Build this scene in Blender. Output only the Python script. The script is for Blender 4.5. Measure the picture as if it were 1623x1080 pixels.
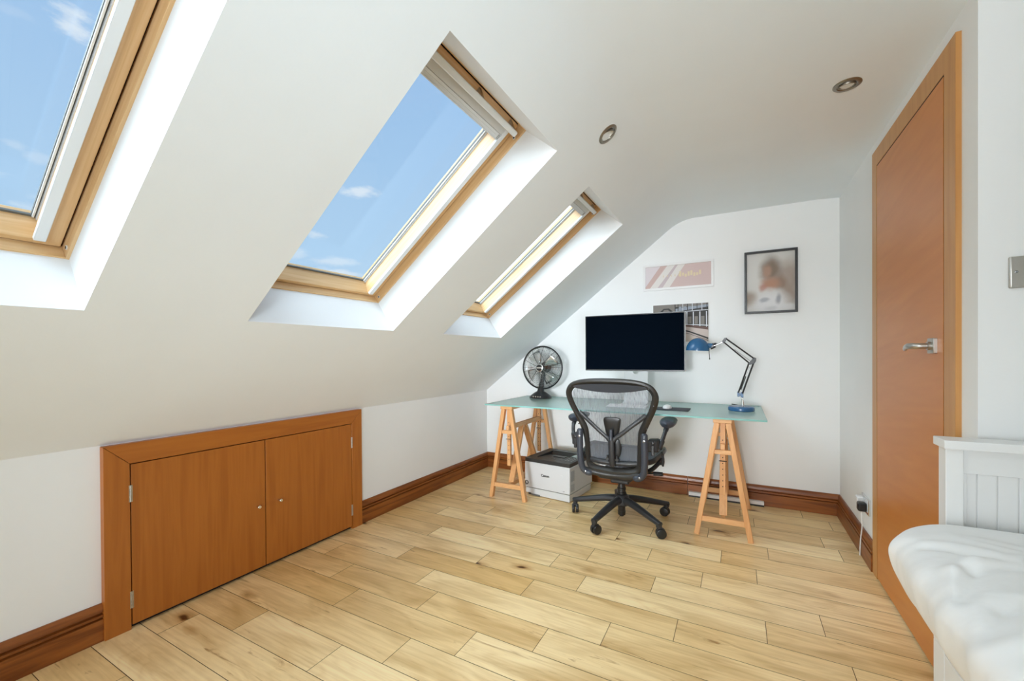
import bpy, bmesh, math, random
from mathutils import Vector, Matrix
for o in list(bpy.data.objects): bpy.data.objects.remove(o)
sc = bpy.context.scene
C = sc.collection
random.seed(7)
# ------------------------------------------------------------------ camera
YAW, PITCH, ROLL = map(math.radians, (28.3515, -0.3506, -0.3758))
CAM = Vector((2.1887, 0.0, 1.1))
fw = Vector((-math.sin(YAW)*math.cos(PITCH), math.cos(YAW)*math.cos(PITCH), math.sin(PITCH)))
rt = Vector((math.cos(YAW), math.sin(YAW), 0)); up = rt.cross(fw)
r2 = rt*math.cos(ROLL)+up*math.sin(ROLL); u2 = -rt*math.sin(ROLL)+up*math.cos(ROLL)
cd = bpy.data.cameras.new('camera'); co = bpy.data.objects.new('camera', cd); C.objects.link(co)
co.matrix_world = Matrix(((r2.x, u2.x, -fw.x, CAM.x), (r2.y, u2.y, -fw.y, CAM.y), (r2.z, u2.z, -fw.z, CAM.z), (0, 0, 0, 1)))
cd.sensor_width = 36; cd.lens = 662.853/1623*36; cd.shift_y = 27.079/1623; cd.clip_start = .02
sc.camera = co
sc.view_settings.view_transform = 'Standard'; sc.view_settings.look = 'None'
sc.view_settings.gamma = 1; sc.view_settings.use_curve_mapping = False
sc.view_settings.exposure = 0.12
sc.cycles.max_bounces = 12; sc.cycles.diffuse_bounces = 9; sc.cycles.transparent_max_bounces = 12

# ------------------------------------------------------------------ world: blue sky with small clouds, bright glow added out of view to light the room
w = bpy.data.worlds.new('sky'); sc.world = w; w.use_nodes = True
nt = w.node_tree; N = nt.nodes; Lk = nt.links; N.clear()
out = N.new('ShaderNodeOutputWorld'); bg = N.new('ShaderNodeBackground'); Lk.new(bg.outputs[0], out.inputs[0])
tc = N.new('ShaderNodeTexCoord'); nrm = N.new('ShaderNodeVectorMath'); nrm.operation = 'NORMALIZE'
Lk.new(tc.outputs['Generated'], nrm.inputs[0])
sep = N.new('ShaderNodeSeparateXYZ'); Lk.new(nrm.outputs[0], sep.inputs[0])
rmp = N.new('ShaderNodeValToRGB'); Lk.new(sep.outputs[2], rmp.inputs[0])
rmp.color_ramp.elements[0].position = 0.0; rmp.color_ramp.elements[0].color = (.55, .72, .9, 1)
rmp.color_ramp.elements[1].position = .75; rmp.color_ramp.elements[1].color = (.28, .47, .78, 1)
e = rmp.color_ramp.elements.new(.22); e.color = (.42, .62, .85, 1)
mp = N.new('ShaderNodeMapping'); mp.inputs['Scale'].default_value = (3.2, 3.2, 9.0); mp.inputs['Location'].default_value = (.35, .1, .4)
Lk.new(nrm.outputs[0], mp.inputs[0])
nz = N.new('ShaderNodeTexNoise'); nz.inputs['Scale'].default_value = 1.6; nz.inputs['Detail'].default_value = 8; nz.inputs['Roughness'].default_value = .55
Lk.new(mp.outputs[0], nz.inputs['Vector'])
cr = N.new('ShaderNodeValToRGB'); Lk.new(nz.outputs[0], cr.inputs[0])
cr.color_ramp.elements[0].position = .64; cr.color_ramp.elements[0].color = (0, 0, 0, 1)
cr.color_ramp.elements[1].position = .74; cr.color_ramp.elements[1].color = (.5, .5, .5, 1)
mx = N.new('ShaderNodeMix'); mx.data_type = 'RGBA'; Lk.new(cr.outputs[0], mx.inputs[0]); Lk.new(rmp.outputs[0], mx.inputs[6]); mx.inputs[7].default_value = (.86, .9, .95, 1)
# a few small fair-weather clouds
mp2 = N.new('ShaderNodeMapping'); mp2.inputs['Scale'].default_value = (15, 15, 40); Lk.new(nrm.outputs[0], mp2.inputs[0])
nz2 = N.new('ShaderNodeTexNoise'); nz2.inputs['Scale'].default_value = 1; nz2.inputs['Detail'].default_value = 7; nz2.inputs['Roughness'].default_value = .62; Lk.new(mp2.outputs[0], nz2.inputs['Vector'])
skycol = mx.outputs[2]
for cdir, cs, amp in (((-.700, .622, .345), (.045, .045, .012), .9), ((-.776, .577, .255), (.030, .030, .010), .65), ((-.772, .603, .203), (.06, .06, .012), .6), ((-.750, .632, .18), (.05, .05, .010), .7),
                      ((-.812, .55, .213), (.04, .04, .016), .5), ((-.845, .236, .482), (.034, .034, .024), .9), ((-.928, .219, .301), (.018, .018, .010), .3), ((-.932, .195, .312), (.014, .014, .008), .3), ((-.86, .18, .47), (.03, .03, .008), .15),
                      ((-.5, -.6, .4), (.12, .12, .05), 1), ((.3, -.7, .35), (.14, .14, .05), 1), ((.8, .1, .3), (.12, .12, .05), 1)):
    sb_ = N.new('ShaderNodeVectorMath'); sb_.operation = 'SUBTRACT'; Lk.new(nrm.outputs[0], sb_.inputs[0]); sb_.inputs[1].default_value = cdir
    dv_ = N.new('ShaderNodeVectorMath'); dv_.operation = 'DIVIDE'; Lk.new(sb_.outputs[0], dv_.inputs[0]); dv_.inputs[1].default_value = cs
    ln_ = N.new('ShaderNodeVectorMath'); ln_.operation = 'LENGTH'; Lk.new(dv_.outputs[0], ln_.inputs[0])
    ma = N.new('ShaderNodeMath'); ma.operation = 'MULTIPLY_ADD'; Lk.new(nz2.outputs[0], ma.inputs[0]); ma.inputs[1].default_value = -2.6; Lk.new(ln_.outputs['Value'], ma.inputs[2])
    mk = N.new('ShaderNodeMapRange'); mk.interpolation_type = 'SMOOTHSTEP'; Lk.new(ma.outputs[0], mk.inputs[0]); mk.inputs[1].default_value = -1.05; mk.inputs[2].default_value = -.25; mk.inputs[3].default_value = amp*.8; mk.inputs[4].default_value = 0
    mm = N.new('ShaderNodeMix'); mm.data_type = 'RGBA'; Lk.new(mk.outputs[0], mm.inputs[0]); Lk.new(skycol, mm.inputs[6]); mm.inputs[7].default_value = (.80, .85, .92, 1); skycol = mm.outputs[2]
dt = N.new('ShaderNodeVectorMath'); dt.operation = 'DOT_PRODUCT'; Lk.new(nrm.outputs[0], dt.inputs[0])
dt.inputs[1].default_value = Vector((-.45, -.48, .75)).normalized()
mr = N.new('ShaderNodeMapRange'); mr.interpolation_type = 'SMOOTHSTEP'; Lk.new(dt.outputs['Value'], mr.inputs[0])
mr.inputs[1].default_value = .68; mr.inputs[2].default_value = 1.0; mr.inputs[3].default_value = 0; mr.inputs[4].default_value = 9.5
gl = N.new('ShaderNodeVectorMath'); gl.operation = 'SCALE'; gl.inputs[0].default_value = (.80, .92, 1.0); Lk.new(mr.outputs[0], gl.inputs['Scale'])
ad = N.new('ShaderNodeVectorMath'); ad.operation = 'ADD'; Lk.new(skycol, ad.inputs[0]); Lk.new(gl.outputs[0], ad.inputs[1])
Lk.new(ad.outputs[0], bg.inputs[0]); bg.inputs[1].default_value = 1.0

# ------------------------------------------------------------------ room numbers (metres)
W, D, K, CE, SK = 2.794, 3.528, .756, 2.153, .143
AL = math.radians(37.89); CA, SA = math.cos(AL), math.sin(AL)
YR = -4.4; XR = 3.95; YC = 1.687
WINS = [(-.33, .454), (.890, 1.625), (2.045, 2.750)]
U0, U1 = .772, 1.940
def SP(u, y, off=0): return Vector((u*CA-off*SA, y, K+u*SA+off*CA))

def area(name, loc, rot, sx, sy, power, col=(1, 1, 1), portal=False):
    l = bpy.data.lights.new(name, 'AREA'); l.shape = 'RECTANGLE'; l.size = sx; l.size_y = sy; l.energy = power; l.color = col
    o = bpy.data.objects.new(name, l); C.objects.link(o); o.location = loc; o.rotation_euler = rot
    if portal: l.cycles.is_portal = True
    return o
for (a, b) in WINS:
    p = SP((.84+1.78)/2, (a+b)/2, .37)
    area('skylight_portal', p, (0, -AL, 0), 1.0, b-a-.1, 1, portal=True)   # marks the opening the sky shines through
# fill lights added out of view behind the camera to brighten the room
FILL_COL = (.90, .955, 1.0)
for nm, loc, dr, sx, sy, pw, spr in (
        ('rear_fill', (1.25, YR+.06, 1.25), (0, 1, 0), 2.2, 1.8, 17, 56),
        ('rear_fill', (1.0, YR+.08, 1.15), (0, 1, -.04), 1.6, 1.6, 8, 24),
        ('rear_fill', (1.7, YR+.06, .9), (.10, 1, .30), 1.6, 1.2, 3, 40),
        ('ceiling_fill', (2.1, -1.0, 1.15), (-.10, 1, .62), .7, .5, 3.0, 60),  # added fill aimed up at the ceiling
        ('alcove_fill', (XR-.06, -2.2, 1.05), (-1, .55, .12), 3.0, 1.6, 20, 85),  # added side fill for the slope and knee wall, out of view
        ('alcove_fill', (XR-.06, -1.6, 1.0), (-3, 3.7, .15), 1.6, 1.4, 13, 48)):
    aa = area(nm, loc, Vector(dr).to_track_quat('-Z', 'Y').to_euler(), sx, sy, pw, (.74, .885, 1.0) if nm == 'alcove_fill' else (.80, .915, 1.0) if nm == 'ceiling_fill' else FILL_COL); aa.data.spread = math.radians(spr)

# ------------------------------------------------------------------ materials
def mat(name, col=(.8, .8, .8), rough=.5, metal=0, **kw):
    m = bpy.data.materials.new(name); m.use_nodes = True
    b = m.node_tree.nodes['Principled BSDF']
    b.inputs['Base Color'].default_value = (*col, 1); b.inputs['Roughness'].default_value = rough; b.inputs['Metallic'].default_value = metal
    for k, v in kw.items(): b.inputs[k].default_value = v
    return m
def nodes(m): return m.node_tree.nodes, m.node_tree.links, m.node_tree.nodes['Principled BSDF']
def speck(m, col, amt=.04, scale=6, bump=0, bscale=60):
    n, l, b = nodes(m)
    t = n.new('ShaderNodeTexCoord'); z = n.new('ShaderNodeTexNoise'); z.inputs['Scale'].default_value = scale; z.inputs['Detail'].default_value = 4
    l.new(t.outputs['Object'], z.inputs['Vector'])
    r = n.new('ShaderNodeValToRGB'); l.new(z.outputs[0], r.inputs[0])
    r.color_ramp.elements[0].position = .3; r.color_ramp.elements[1].position = .7
    r.color_ramp.elements[0].color = (*[c*(1-amt) for c in col], 1); r.color_ramp.elements[1].color = (*[min(1, c*(1+amt)) for c in col], 1)
    l.new(r.outputs[0], b.inputs['Base Color'])
    if bump:
        z2 = n.new('ShaderNodeTexNoise'); z2.inputs['Scale'].default_value = bscale; z2.inputs['Detail'].default_value = 3; l.new(t.outputs['Object'], z2.inputs['Vector'])
        bp = n.new('ShaderNodeBump'); bp.inputs['Strength'].default_value = bump; bp.inputs['Distance'].default_value = .01
        l.new(z2.outputs[0], bp.inputs['Height']); l.new(bp.outputs[0], b.inputs['Normal'])
    return m
def wood(name, c1, c2, scale, rot=(0, 0, 0), rough=.4, rings=6, knots=False, spec=.5, detail=1.0):
    m = mat(name, c1, rough); n, l, b = nodes(m); b.inputs['Specular IOR Level'].default_value = spec
    t = n.new('ShaderNodeTexCoord'); mp = n.new('ShaderNodeMapping'); mp.vector_type = 'TEXTURE' if False else 'POINT'
    mp.inputs['Scale'].default_value = scale
    mr_ = n.new('ShaderNodeMapping'); mr_.inputs['Rotation'].default_value = rot
    l.new(t.outputs['Object'], mr_.inputs[0]); l.new(mr_.outputs[0], mp.inputs[0])
    z = n.new('ShaderNodeTexNoise'); z.inputs['Scale'].default_value = 1; z.inputs['Detail'].default_value = 5; z.inputs['Distortion'].default_value = .5*detail
    l.new(mp.outputs[0], z.inputs['Vector'])
    ml = n.new('ShaderNodeMath'); ml.operation = 'MULTIPLY'; ml.inputs[1].default_value = rings; l.new(z.outputs[0], ml.inputs[0])
    fr = n.new('ShaderNodeMath'); fr.operation = 'PINGPONG'; fr.inputs[1].default_value = .5; l.new(ml.outputs[0], fr.inputs[0])
    m2 = n.new('ShaderNodeMath'); m2.operation = 'MULTIPLY'; m2.inputs[1].default_value = 2; l.new(fr.outputs[0], m2.inputs[0])
    z3 = n.new('ShaderNodeTexNoise'); z3.inputs['Scale'].default_value = 4; z3.inputs['Detail'].default_value = 6; l.new(mp.outputs[0], z3.inputs['Vector'])
    av = n.new('ShaderNodeMath'); av.operation = 'ADD'; l.new(m2.outputs[0], av.inputs[0]); l.new(z3.outputs[0], av.inputs[1])
    hv = n.new('ShaderNodeMath'); hv.operation = 'MULTIPLY'; hv.inputs[1].default_value = .5; l.new(av.outputs[0], hv.inputs[0])
    r = n.new('ShaderNodeValToRGB'); l.new(hv.outputs[0], r.inputs[0])
    r.color_ramp.elements[0].position = .15; r.color_ramp.elements[1].position = .85
    r.color_ramp.elements[0].color = (*c2, 1); r.color_ramp.elements[1].color = (*c1, 1)
    last = r.outputs[0]
    if knots:
        v = n.new('ShaderNodeTexVoronoi'); v.inputs['Scale'].default_value = 1; kmp = n.new('ShaderNodeMapping')
        kmp.inputs['Scale'].default_value = knots; l.new(mr_.outputs[0], kmp.inputs[0]); l.new(kmp.outputs[0], v.inputs['Vector'])
        kr = n.new('ShaderNodeValToRGB'); l.new(v.outputs['Distance'], kr.inputs[0])
        kr.color_ramp.elements[0].position = .05; kr.color_ramp.elements[0].color = (.18, .13, .1, 1); kr.color_ramp.elements[1].position = .2; kr.color_ramp.elements[1].color = (1, 1, 1, 1)
        km = n.new('ShaderNodeMix'); km.data_type = 'RGBA'; km.blend_type = 'MULTIPLY'; km.inputs[0].default_value = 1
        l.new(last, km.inputs[6]); l.new(kr.outputs[0], km.inputs[7]); last = km.outputs[2]
    l.new(last, b.inputs['Base Color'])
    return m
M = {}
M['wall'] = speck(mat('painted plaster wall', rough=.85), (.855, .865, .865), .012, 3, .03, 90)
M['ceil'] = speck(mat('painted plaster ceiling', rough=.9), (.83, .875, .90), .012, 3, .03, 90)
M['reveal'] = mat('bright white paint', (.80, .805, .80), .7)
M['floor'] = mat('oak floor', rough=.3)
M['hatch_v'] = wood('cherry veneer vertical', (.43, .138, .018), (.34, .098, .010), (22, 22, 1.2), rough=.38, rings=3)
M['hatch_h'] = wood('cherry veneer horizontal', (.44, .142, .018), (.35, .10, .011), (22, 1.2, 22), rough=.38, rings=3)
M['door'] = wood('cherry door veneer', (.66, .255, .052), (.575, .20, .036), (3, 1.2, 10), rot=(.12, 0, 0), rough=.36, rings=2, detail=1)
M['arch'] = wood('pine architrave', (.60, .30, .095), (.52, .235, .065), (20, 20, 1.0), rough=.38, rings=3)
M['skirt'] = wood('stained skirting y', (.34, .105, .018), (.15, .036, .005), (18, 1.3, 18), rough=.33, rings=4, knots=(2, 1.6, 4))
M['skirt_x'] = wood('stained skirting x', (.34, .105, .018), (.16, .040, .006), (1.3, 18, 18), rough=.33, rings=4, knots=(1.6, 2, 4))
M['pine_u'] = wood('pine along slope', (.74, .505, .27), (.63, .38, .165), (1.0, 26, 26), rot=(0, AL, 0), rough=.4, rings=4, detail=2)
M['pine_y'] = wood('pine across', (.74, .505, .27), (.64, .39, .17), (26, 1.0, 26), rot=(0, AL, 0), rough=.4, rings=4, detail=2)
M['trestle'] = wood('beech trestle', (.74, .40, .17), (.63, .31, .115), (30, 30, 2), rough=.45, rings=3)
M['trestle_h'] = wood('beech trestle rail', (.76, .43, .19), (.65, .33, .13), (6, 3, 30), rough=.45, rings=3)
M['black'] = mat('black plastic', (.012, .012, .013), .35)
M['satin'] = mat('graphite plastic', (.022, .023, .026), .38)
M['slate'] = mat('slate grey plastic', (.040, .047, .062), .33)
M['frame'] = mat('dark graphite frame', (.026, .024, .021), .40)
M['chrome'] = mat('chrome', (.75, .75, .74), .18, 1)
M['nickel'] = mat('brushed nickel', (.52, .50, .46), .35, 1)
M['bronze'] = mat('aged nickel', (.33, .30, .25), .38, 1)
M['alu'] = mat('white aluminium', (.74, .76, .77), .35)
M['cassette'] = mat('cassette grey white', (.62, .63, .62), .6)
M['white'] = mat('white plastic', (.82, .82, .82), .35)
M['whitepaint'] = mat('white furniture paint', (.80, .80, .79), .35)
M['print'] = speck(mat('printer casing', rough=.4), (.62, .63, .64), .01, 5)
M['rubber'] = mat('rubber', (.03, .03, .03), .7)
M['greygask'] = mat('grey gasket', (.13, .14, .14), .5)
M['screen'] = mat('screen', (.002, .004, .008), .5, **{'Specular IOR Level': 0.0, 'IOR': 1.0})
M['blue'] = mat('blue enamel', (.022, .105, .235), .25)
M['steel'] = mat('steel rod', (.25, .25, .25), .3, 1)
M['bulb'] = mat('bulb glass', (.8, .8, .76), .15)
M['keys'] = mat('white keys', (.86, .86, .86), .4)
M['pad'] = mat('mouse pad', (.022, .026, .036), .6)
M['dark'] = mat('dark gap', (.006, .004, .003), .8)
M['vent'] = mat('vent grey', (.30, .30, .30), .6)
M['printtop'] = mat('printer charcoal', (.026, .027, .027), .42)

def mixmat(name, build):
    m = bpy.data.materials.new(name); m.use_nodes = True; n = m.node_tree.nodes; l = m.node_tree.links; n.clear()
    o = n.new('ShaderNodeOutputMaterial'); build(n, l, o); return m
def pane(n, l, o):
    t = n.new('ShaderNodeBsdfTransparent'); t.inputs[0].default_value = (.97, .985, .98, 1)
    g = n.new('ShaderNodeBsdfGlossy'); g.inputs['Roughness'].default_value = .02
    x = n.new('ShaderNodeMixShader'); x.inputs[0].default_value = .015
    l.new(t.outputs[0], x.inputs[1]); l.new(g.outputs[0], x.inputs[2]); l.new(x.outputs[0], o.inputs[0])
M['pane'] = mixmat('window pane', pane)
def frosted(n, l, o):
    d = n.new('ShaderNodeBsdfPrincipled'); d.inputs['Base Color'].default_value = (.70, .83, .82, 1); d.inputs['Roughness'].default_value = .12
    d.inputs['Specular IOR Level'].default_value = .6
    tl = n.new('ShaderNodeBsdfTranslucent'); tl.inputs[0].default_value = (.55, .80, .78, 1)
    tr = n.new('ShaderNodeBsdfTransparent'); tr.inputs[0].default_value = (.72, .88, .86, 1)
    a = n.new('ShaderNodeMixShader'); a.inputs[0].default_value = .25; l.new(d.outputs[0], a.inputs[1]); l.new(tl.outputs[0], a.inputs[2])
    b = n.new('ShaderNodeMixShader'); b.inputs[0].default_value = .34; l.new(a.outputs[0], b.inputs[1]); l.new(tr.outputs[0], b.inputs[2])
    l.new(b.outputs[0], o.inputs[0])
M['frost'] = mixmat('frosted glass', frosted)
M['glassedge'] = mat('green glass edge', (.25, .52, .49), .1)
def meshfab(n, l, o):
    t = n.new('ShaderNodeTexCoord'); mp_ = n.new('ShaderNodeMapping'); mp_.inputs['Scale'].default_value = (520, 40, 14)
    l.new(t.outputs['Object'], mp_.inputs[0])
    z = n.new('ShaderNodeTexNoise'); z.inputs['Scale'].default_value = 1; z.inputs['Detail'].default_value = 2; l.new(mp_.outputs[0], z.inputs['Vector'])
    r = n.new('ShaderNodeMapRange'); l.new(z.outputs[0], r.inputs[0]); r.inputs[1].default_value = .3; r.inputs[2].default_value = .7; r.inputs[3].default_value = .30; r.inputs[4].default_value = .56
    d = n.new('ShaderNodeBsdfPrincipled'); d.inputs['Base Color'].default_value = (.15, .155, .175, 1); d.inputs['Roughness'].default_value = .6
    tr = n.new('ShaderNodeBsdfTransparent')
    x = n.new('ShaderNodeMixShader'); l.new(r.outputs[0], x.inputs[0]); l.new(d.outputs[0], x.inputs[1]); l.new(tr.outputs[0], x.inputs[2]); l.new(x.outputs[0], o.inputs[0])
M['mesh'] = mixmat('chair mesh fabric', meshfab)
# duvet
M['duvet'] = speck(mat('white cotton', rough=.85), (.87, .865, .855), .01, 4, .25, 14)
# floor material: plank tone from a face attribute, grain along X, knots
def floor_mat():
    m = M['floor']; n, l, b = nodes(m)
    at = n.new('ShaderNodeAttribute'); at.attribute_name = 'tone'
    t = n.new('ShaderNodeTexCoord'); sc_ = n.new('ShaderNodeVectorMath'); sc_.operation = 'SCALE'; sc_.inputs['Scale'].default_value = 17
    l.new(at.outputs['Vector'], sc_.inputs[0])
    a = n.new('ShaderNodeVectorMath'); a.operation = 'ADD'; l.new(t.outputs['Object'], a.inputs[0]); l.new(sc_.outputs[0], a.inputs[1])
    def noise(scale, detail=5, dist=0, rough=.5):
        mp = n.new('ShaderNodeMapping'); mp.inputs['Scale'].default_value = scale; l.new(a.outputs[0], mp.inputs[0])
        z = n.new('ShaderNodeTexNoise'); z.inputs['Scale'].default_value = 1; z.inputs['Detail'].default_value = detail; z.inputs['Distortion'].default_value = dist; z.inputs['Roughness'].default_value = rough
        l.new(mp.outputs[0], z.inputs['Vector']); return z
    def ramp(src, p0, c0, p1, c1):
        r = n.new('ShaderNodeValToRGB'); l.new(src, r.inputs[0]); e0, e1 = r.color_ramp.elements; e0.position = p0; e0.color = (*c0, 1); e1.position = p1; e1.color = (*c1, 1); return r
    def mul(x, y, f=1):
        q = n.new('ShaderNodeMix'); q.data_type = 'RGBA'; q.blend_type = 'MULTIPLY'; q.inputs[0].default_value = f; l.new(x, q.inputs[6]); l.new(y, q.inputs[7]); return q.outputs[2]
    sx = n.new('ShaderNodeSeparateXYZ'); l.new(at.outputs['Vector'], sx.inputs[0])
    base = ramp(sx.outputs[0], 0, (.70, .445, .165), 1, (.96, .755, .435)).outputs[0]
    cloud = noise((2.2, 9, 1), 3, .6)
    base = mul(base, ramp(cloud.outputs[0], .27, (.80, .70, .56), .55, (1.10, 1.10, 1.10)).outputs[0])
    grain = noise((3.5, 90, 1), 4, .3)
    base = mul(base, ramp(grain.outputs[0], .3, (.87, .83, .77), .6, (1, 1, 1)).outputs[0])
    streak = noise((2.6, 22, 1), 6, 1.4, .6)
    base = mul(base, ramp(streak.outputs[0], .27, (.50, .37, .25), .37, (1, 1, 1)).outputs[0])
    # ring figure
    rg = noise((1.3, 7, 1), 2, .9); ml = n.new('ShaderNodeMath'); ml.operation = 'MULTIPLY'; ml.inputs[1].default_value = 16; l.new(rg.outputs[0], ml.inputs[0])
    pp = n.new('ShaderNodeMath'); pp.operation = 'PINGPONG'; pp.inputs[1].default_value = 1; l.new(ml.outputs[0], pp.inputs[0])
    base = mul(base, ramp(pp.outputs[0], 0, (.93, .90, .85), .6, (1, 1, 1)).outputs[0], .8)
    # knots
    v = n.new('ShaderNodeTexVoronoi'); v.inputs['Scale'].default_value = 1
    mp = n.new('ShaderNodeMapping'); mp.inputs['Scale'].default_value = (2.2, 4.6, 1); wv = noise((9, 22, 1), 2)
    ws = n.new('ShaderNodeVectorMath'); ws.operation = 'SCALE'; ws.inputs['Scale'].default_value = .16; l.new(wv.outputs['Color'], ws.inputs[0])
    l.new(a.outputs[0], mp.inputs[0]); wa = n.new('ShaderNodeVectorMath'); l.new(mp.outputs[0], wa.inputs[0]); l.new(ws.outputs[0], wa.inputs[1]); l.new(wa.outputs[0], v.inputs['Vector'])
    base = mul(base, ramp(v.outputs['Distance'], .035, (.16, .10, .06), .075, (1, 1, 1)).outputs[0])
    base = mul(base, ramp(v.outputs['Distance'], .06, (.68, .55, .42), .17, (1, 1, 1)).outputs[0])
    l.new(base, b.inputs['Base Color'])
    rr = n.new('ShaderNodeMapRange'); l.new(grain.outputs[0], rr.inputs[0]); rr.inputs[3].default_value = .28; rr.inputs[4].default_value = .42
    l.new(rr.outputs[0], b.inputs['Roughness'])
floor_mat()

# ------------------------------------------------------------------ mesh helpers
class B:
    def __init__(s): s.bm = bmesh.new()
    def face(s, pts, mi=0):
        f = s.bm.faces.new([s.bm.verts.new(p) for p in pts]); f.material_index = mi; return f
    def hexa(s, p, mi=0):  # 8 points: bottom 4 ccw, top 4 ccw
        v = [s.bm.verts.new(q) for q in p]
        for i in ((3, 2, 1, 0), (4, 5, 6, 7), (0, 1, 5, 4), (1, 2, 6, 5), (2, 3, 7, 6), (3, 0, 4, 7)):
            f = s.bm.faces.new([v[k] for k in i]); f.material_index = mi
        return s
    def box(s, x0, x1, y0, y1, z0, z1, mi=0, T=None):
        p = [Vector(q) for q in ((x0, y0, z0), (x1, y0, z0), (x1, y1, z0), (x0, y1, z0), (x0, y0, z1), (x1, y0, z1), (x1, y1, z1), (x0, y1, z1))]
        if T: p = [T @ q if isinstance(T, Matrix) else T(q) for q in p]
        return s.hexa(p, mi)
    def sbox(s, u0, u1, y0, y1, o0, o1, mi=0):
        return s.box(u0, u1, y0, y1, o0, o1, mi, lambda q: SP(q.x, q.y, q.z))
    def beam(s, p, q, wx, wy, ref=(0, 1, 0), q_w=None):
        p, q = Vector(p), Vector(q); d = (q-p).normalized(); a = Vector(ref); a = (a-d*a.dot(d)).normalized(); b = d.cross(a)
        e = q_w or (wx, wy)
        P = [p-b*wx/2-a*wy/2, p+b*wx/2-a*wy/2, p+b*wx/2+a*wy/2, p-b*wx/2+a*wy/2]
        Q = [q-b*e[0]/2-a*e[1]/2, q+b*e[0]/2-a*e[1]/2, q+b*e[0]/2+a*e[1]/2, q-b*e[0]/2+a*e[1]/2]
        return s.hexa(P+Q)
    def tube(s, pts, r, n=10, closed=False, cap=True, sq=None, ref=None):
        pts = [Vector(p) for p in pts]; m = len(pts); rs = r if isinstance(r, (list, tuple)) else [r]*m
        rings = []; prev = Vector(ref) if ref else None
        for i, p in enumerate(pts):
            if closed: d = (pts[(i+1) % m]-pts[i-1]).normalized()
            else: d = (pts[min(i+1, m-1)]-pts[max(i-1, 0)]).normalized()
            if ref: a = Vector(ref)
            elif prev is None: a = Vector((0, 0, 1)) if abs(d.z) < .9 else Vector((1, 0, 0))
            else: a = prev
            a = (a-d*a.dot(d)).normalized(); b = d.cross(a); prev = a
            ra = rs[i]; rb = ra*(sq if sq else 1)
            rings.append([s.bm.verts.new(p+a*rb*math.cos(2*math.pi*k/n)+b*ra*math.sin(2*math.pi*k/n)) for k in range(n)])
        for i in range(m if closed else m-1):
            A, Bb = rings[i], rings[(i+1) % m]
            for k in range(n): s.bm.faces.new((A[k], A[(k+1) % n], Bb[(k+1) % n], Bb[k]))
        if cap and not closed:
            s.bm.faces.new(rings[0][::-1]); s.bm.faces.new(rings[-1])
        return s
    def lathe(s, prof, n=32, T=None):  # prof [(r,z)]
        T = T or Matrix()
        rings = []
        for r, z in prof:
            if r < 1e-6: rings.append([s.bm.verts.new(T @ Vector((0, 0, z)))])
            else: rings.append([s.bm.verts.new(T @ Vector((r*math.cos(2*math.pi*k/n), r*math.sin(2*math.pi*k/n), z))) for k in range(n)])
        for A, Bb in zip(rings, rings[1:]):
            for k in range(n):
                k2 = (k+1) % n
                if len(A) == 1 and len(Bb) == 1: continue
                if len(A) == 1: s.bm.faces.new((A[0], Bb[k], Bb[k2]))
                elif len(Bb) == 1: s.bm.faces.new((A[k], A[k2], Bb[0]))
                else: s.bm.faces.new((A[k], A[k2], Bb[k2], Bb[k]))
        return s
    def prism(s, poly, f0, f1):  # poly list of 2d, f0/f1 map 2d->3d
        A = [s.bm.verts.new(f0(*p)) for p in poly]; Q = [s.bm.verts.new(f1(*p)) for p in poly]; n = len(poly)
        s.bm.faces.new(A[::-1]); s.bm.faces.new(Q)
        for i in range(n): s.bm.faces.new((A[i], A[(i+1) % n], Q[(i+1) % n], Q[i]))
        return s
    def strip(s, rows):
        V = [[s.bm.verts.new(p) for p in r] for r in rows]
        for a, b in zip(V, V[1:]):
            for i in range(len(a)-1): s.bm.faces.new((a[i], a[i+1], b[i+1], b[i]))
        return s
def obj(name, b, m, parent=None, smooth=False, bevel=0, seg=2, sub=0, solid=0):
    me = bpy.data.meshes.new(name); bmesh.ops.recalc_face_normals(b.bm, faces=b.bm.faces); b.bm.to_mesh(me); b.bm.free()
    o = bpy.data.objects.new(name, me); C.objects.link(o)
    for q in (m if isinstance(m, (list, tuple)) else [m]): me.materials.append(M[q] if isinstance(q, str) else q)
    if parent:
        o.parent = parent
        o.matrix_parent_inverse = Matrix.Translation(-Vector(parent.location)) if parent.type == 'EMPTY' else Matrix()
        if parent.type != 'EMPTY' and parent.parent and parent.parent.type == 'EMPTY':
            o.matrix_parent_inverse = Matrix()
            o.location = (0, 0, 0)
    if solid:
        q = o.modifiers.new('thickness', 'SOLIDIFY'); q.thickness = solid; q.offset = 0
    if bevel:
        q = o.modifiers.new('bevel', 'BEVEL'); q.width = bevel; q.segments = seg; q.limit_method = 'ANGLE'; q.angle_limit = math.radians(40)
    if sub:
        q = o.modifiers.new('sub', 'SUBSURF'); q.levels = sub; q.render_levels = sub
    if smooth or bevel:
        for p in me.polygons: p.use_smooth = True
        if not sub: me.set_sharp_from_angle(angle=math.radians(35))
    return o
def thing(name, label, cat, loc=(0, 0, 0), group=None):
    o = bpy.data.objects.new(name, None); C.objects.link(o); o.location = loc; o.empty_display_size = .1
    o['label'] = label; o['category'] = cat
    if group: o['group'] = group
    return o
def tag(o, label, cat, group=None):
    o['label'] = label; o['category'] = cat
    if group: o['group'] = group
    return o
def struct(o): o['kind'] = 'structure'; return o
def sthing(name, loc=(0, 0, 0)):
    o = bpy.data.objects.new(name, None); C.objects.link(o); o.location = loc; o['kind'] = 'structure'; return o
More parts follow.
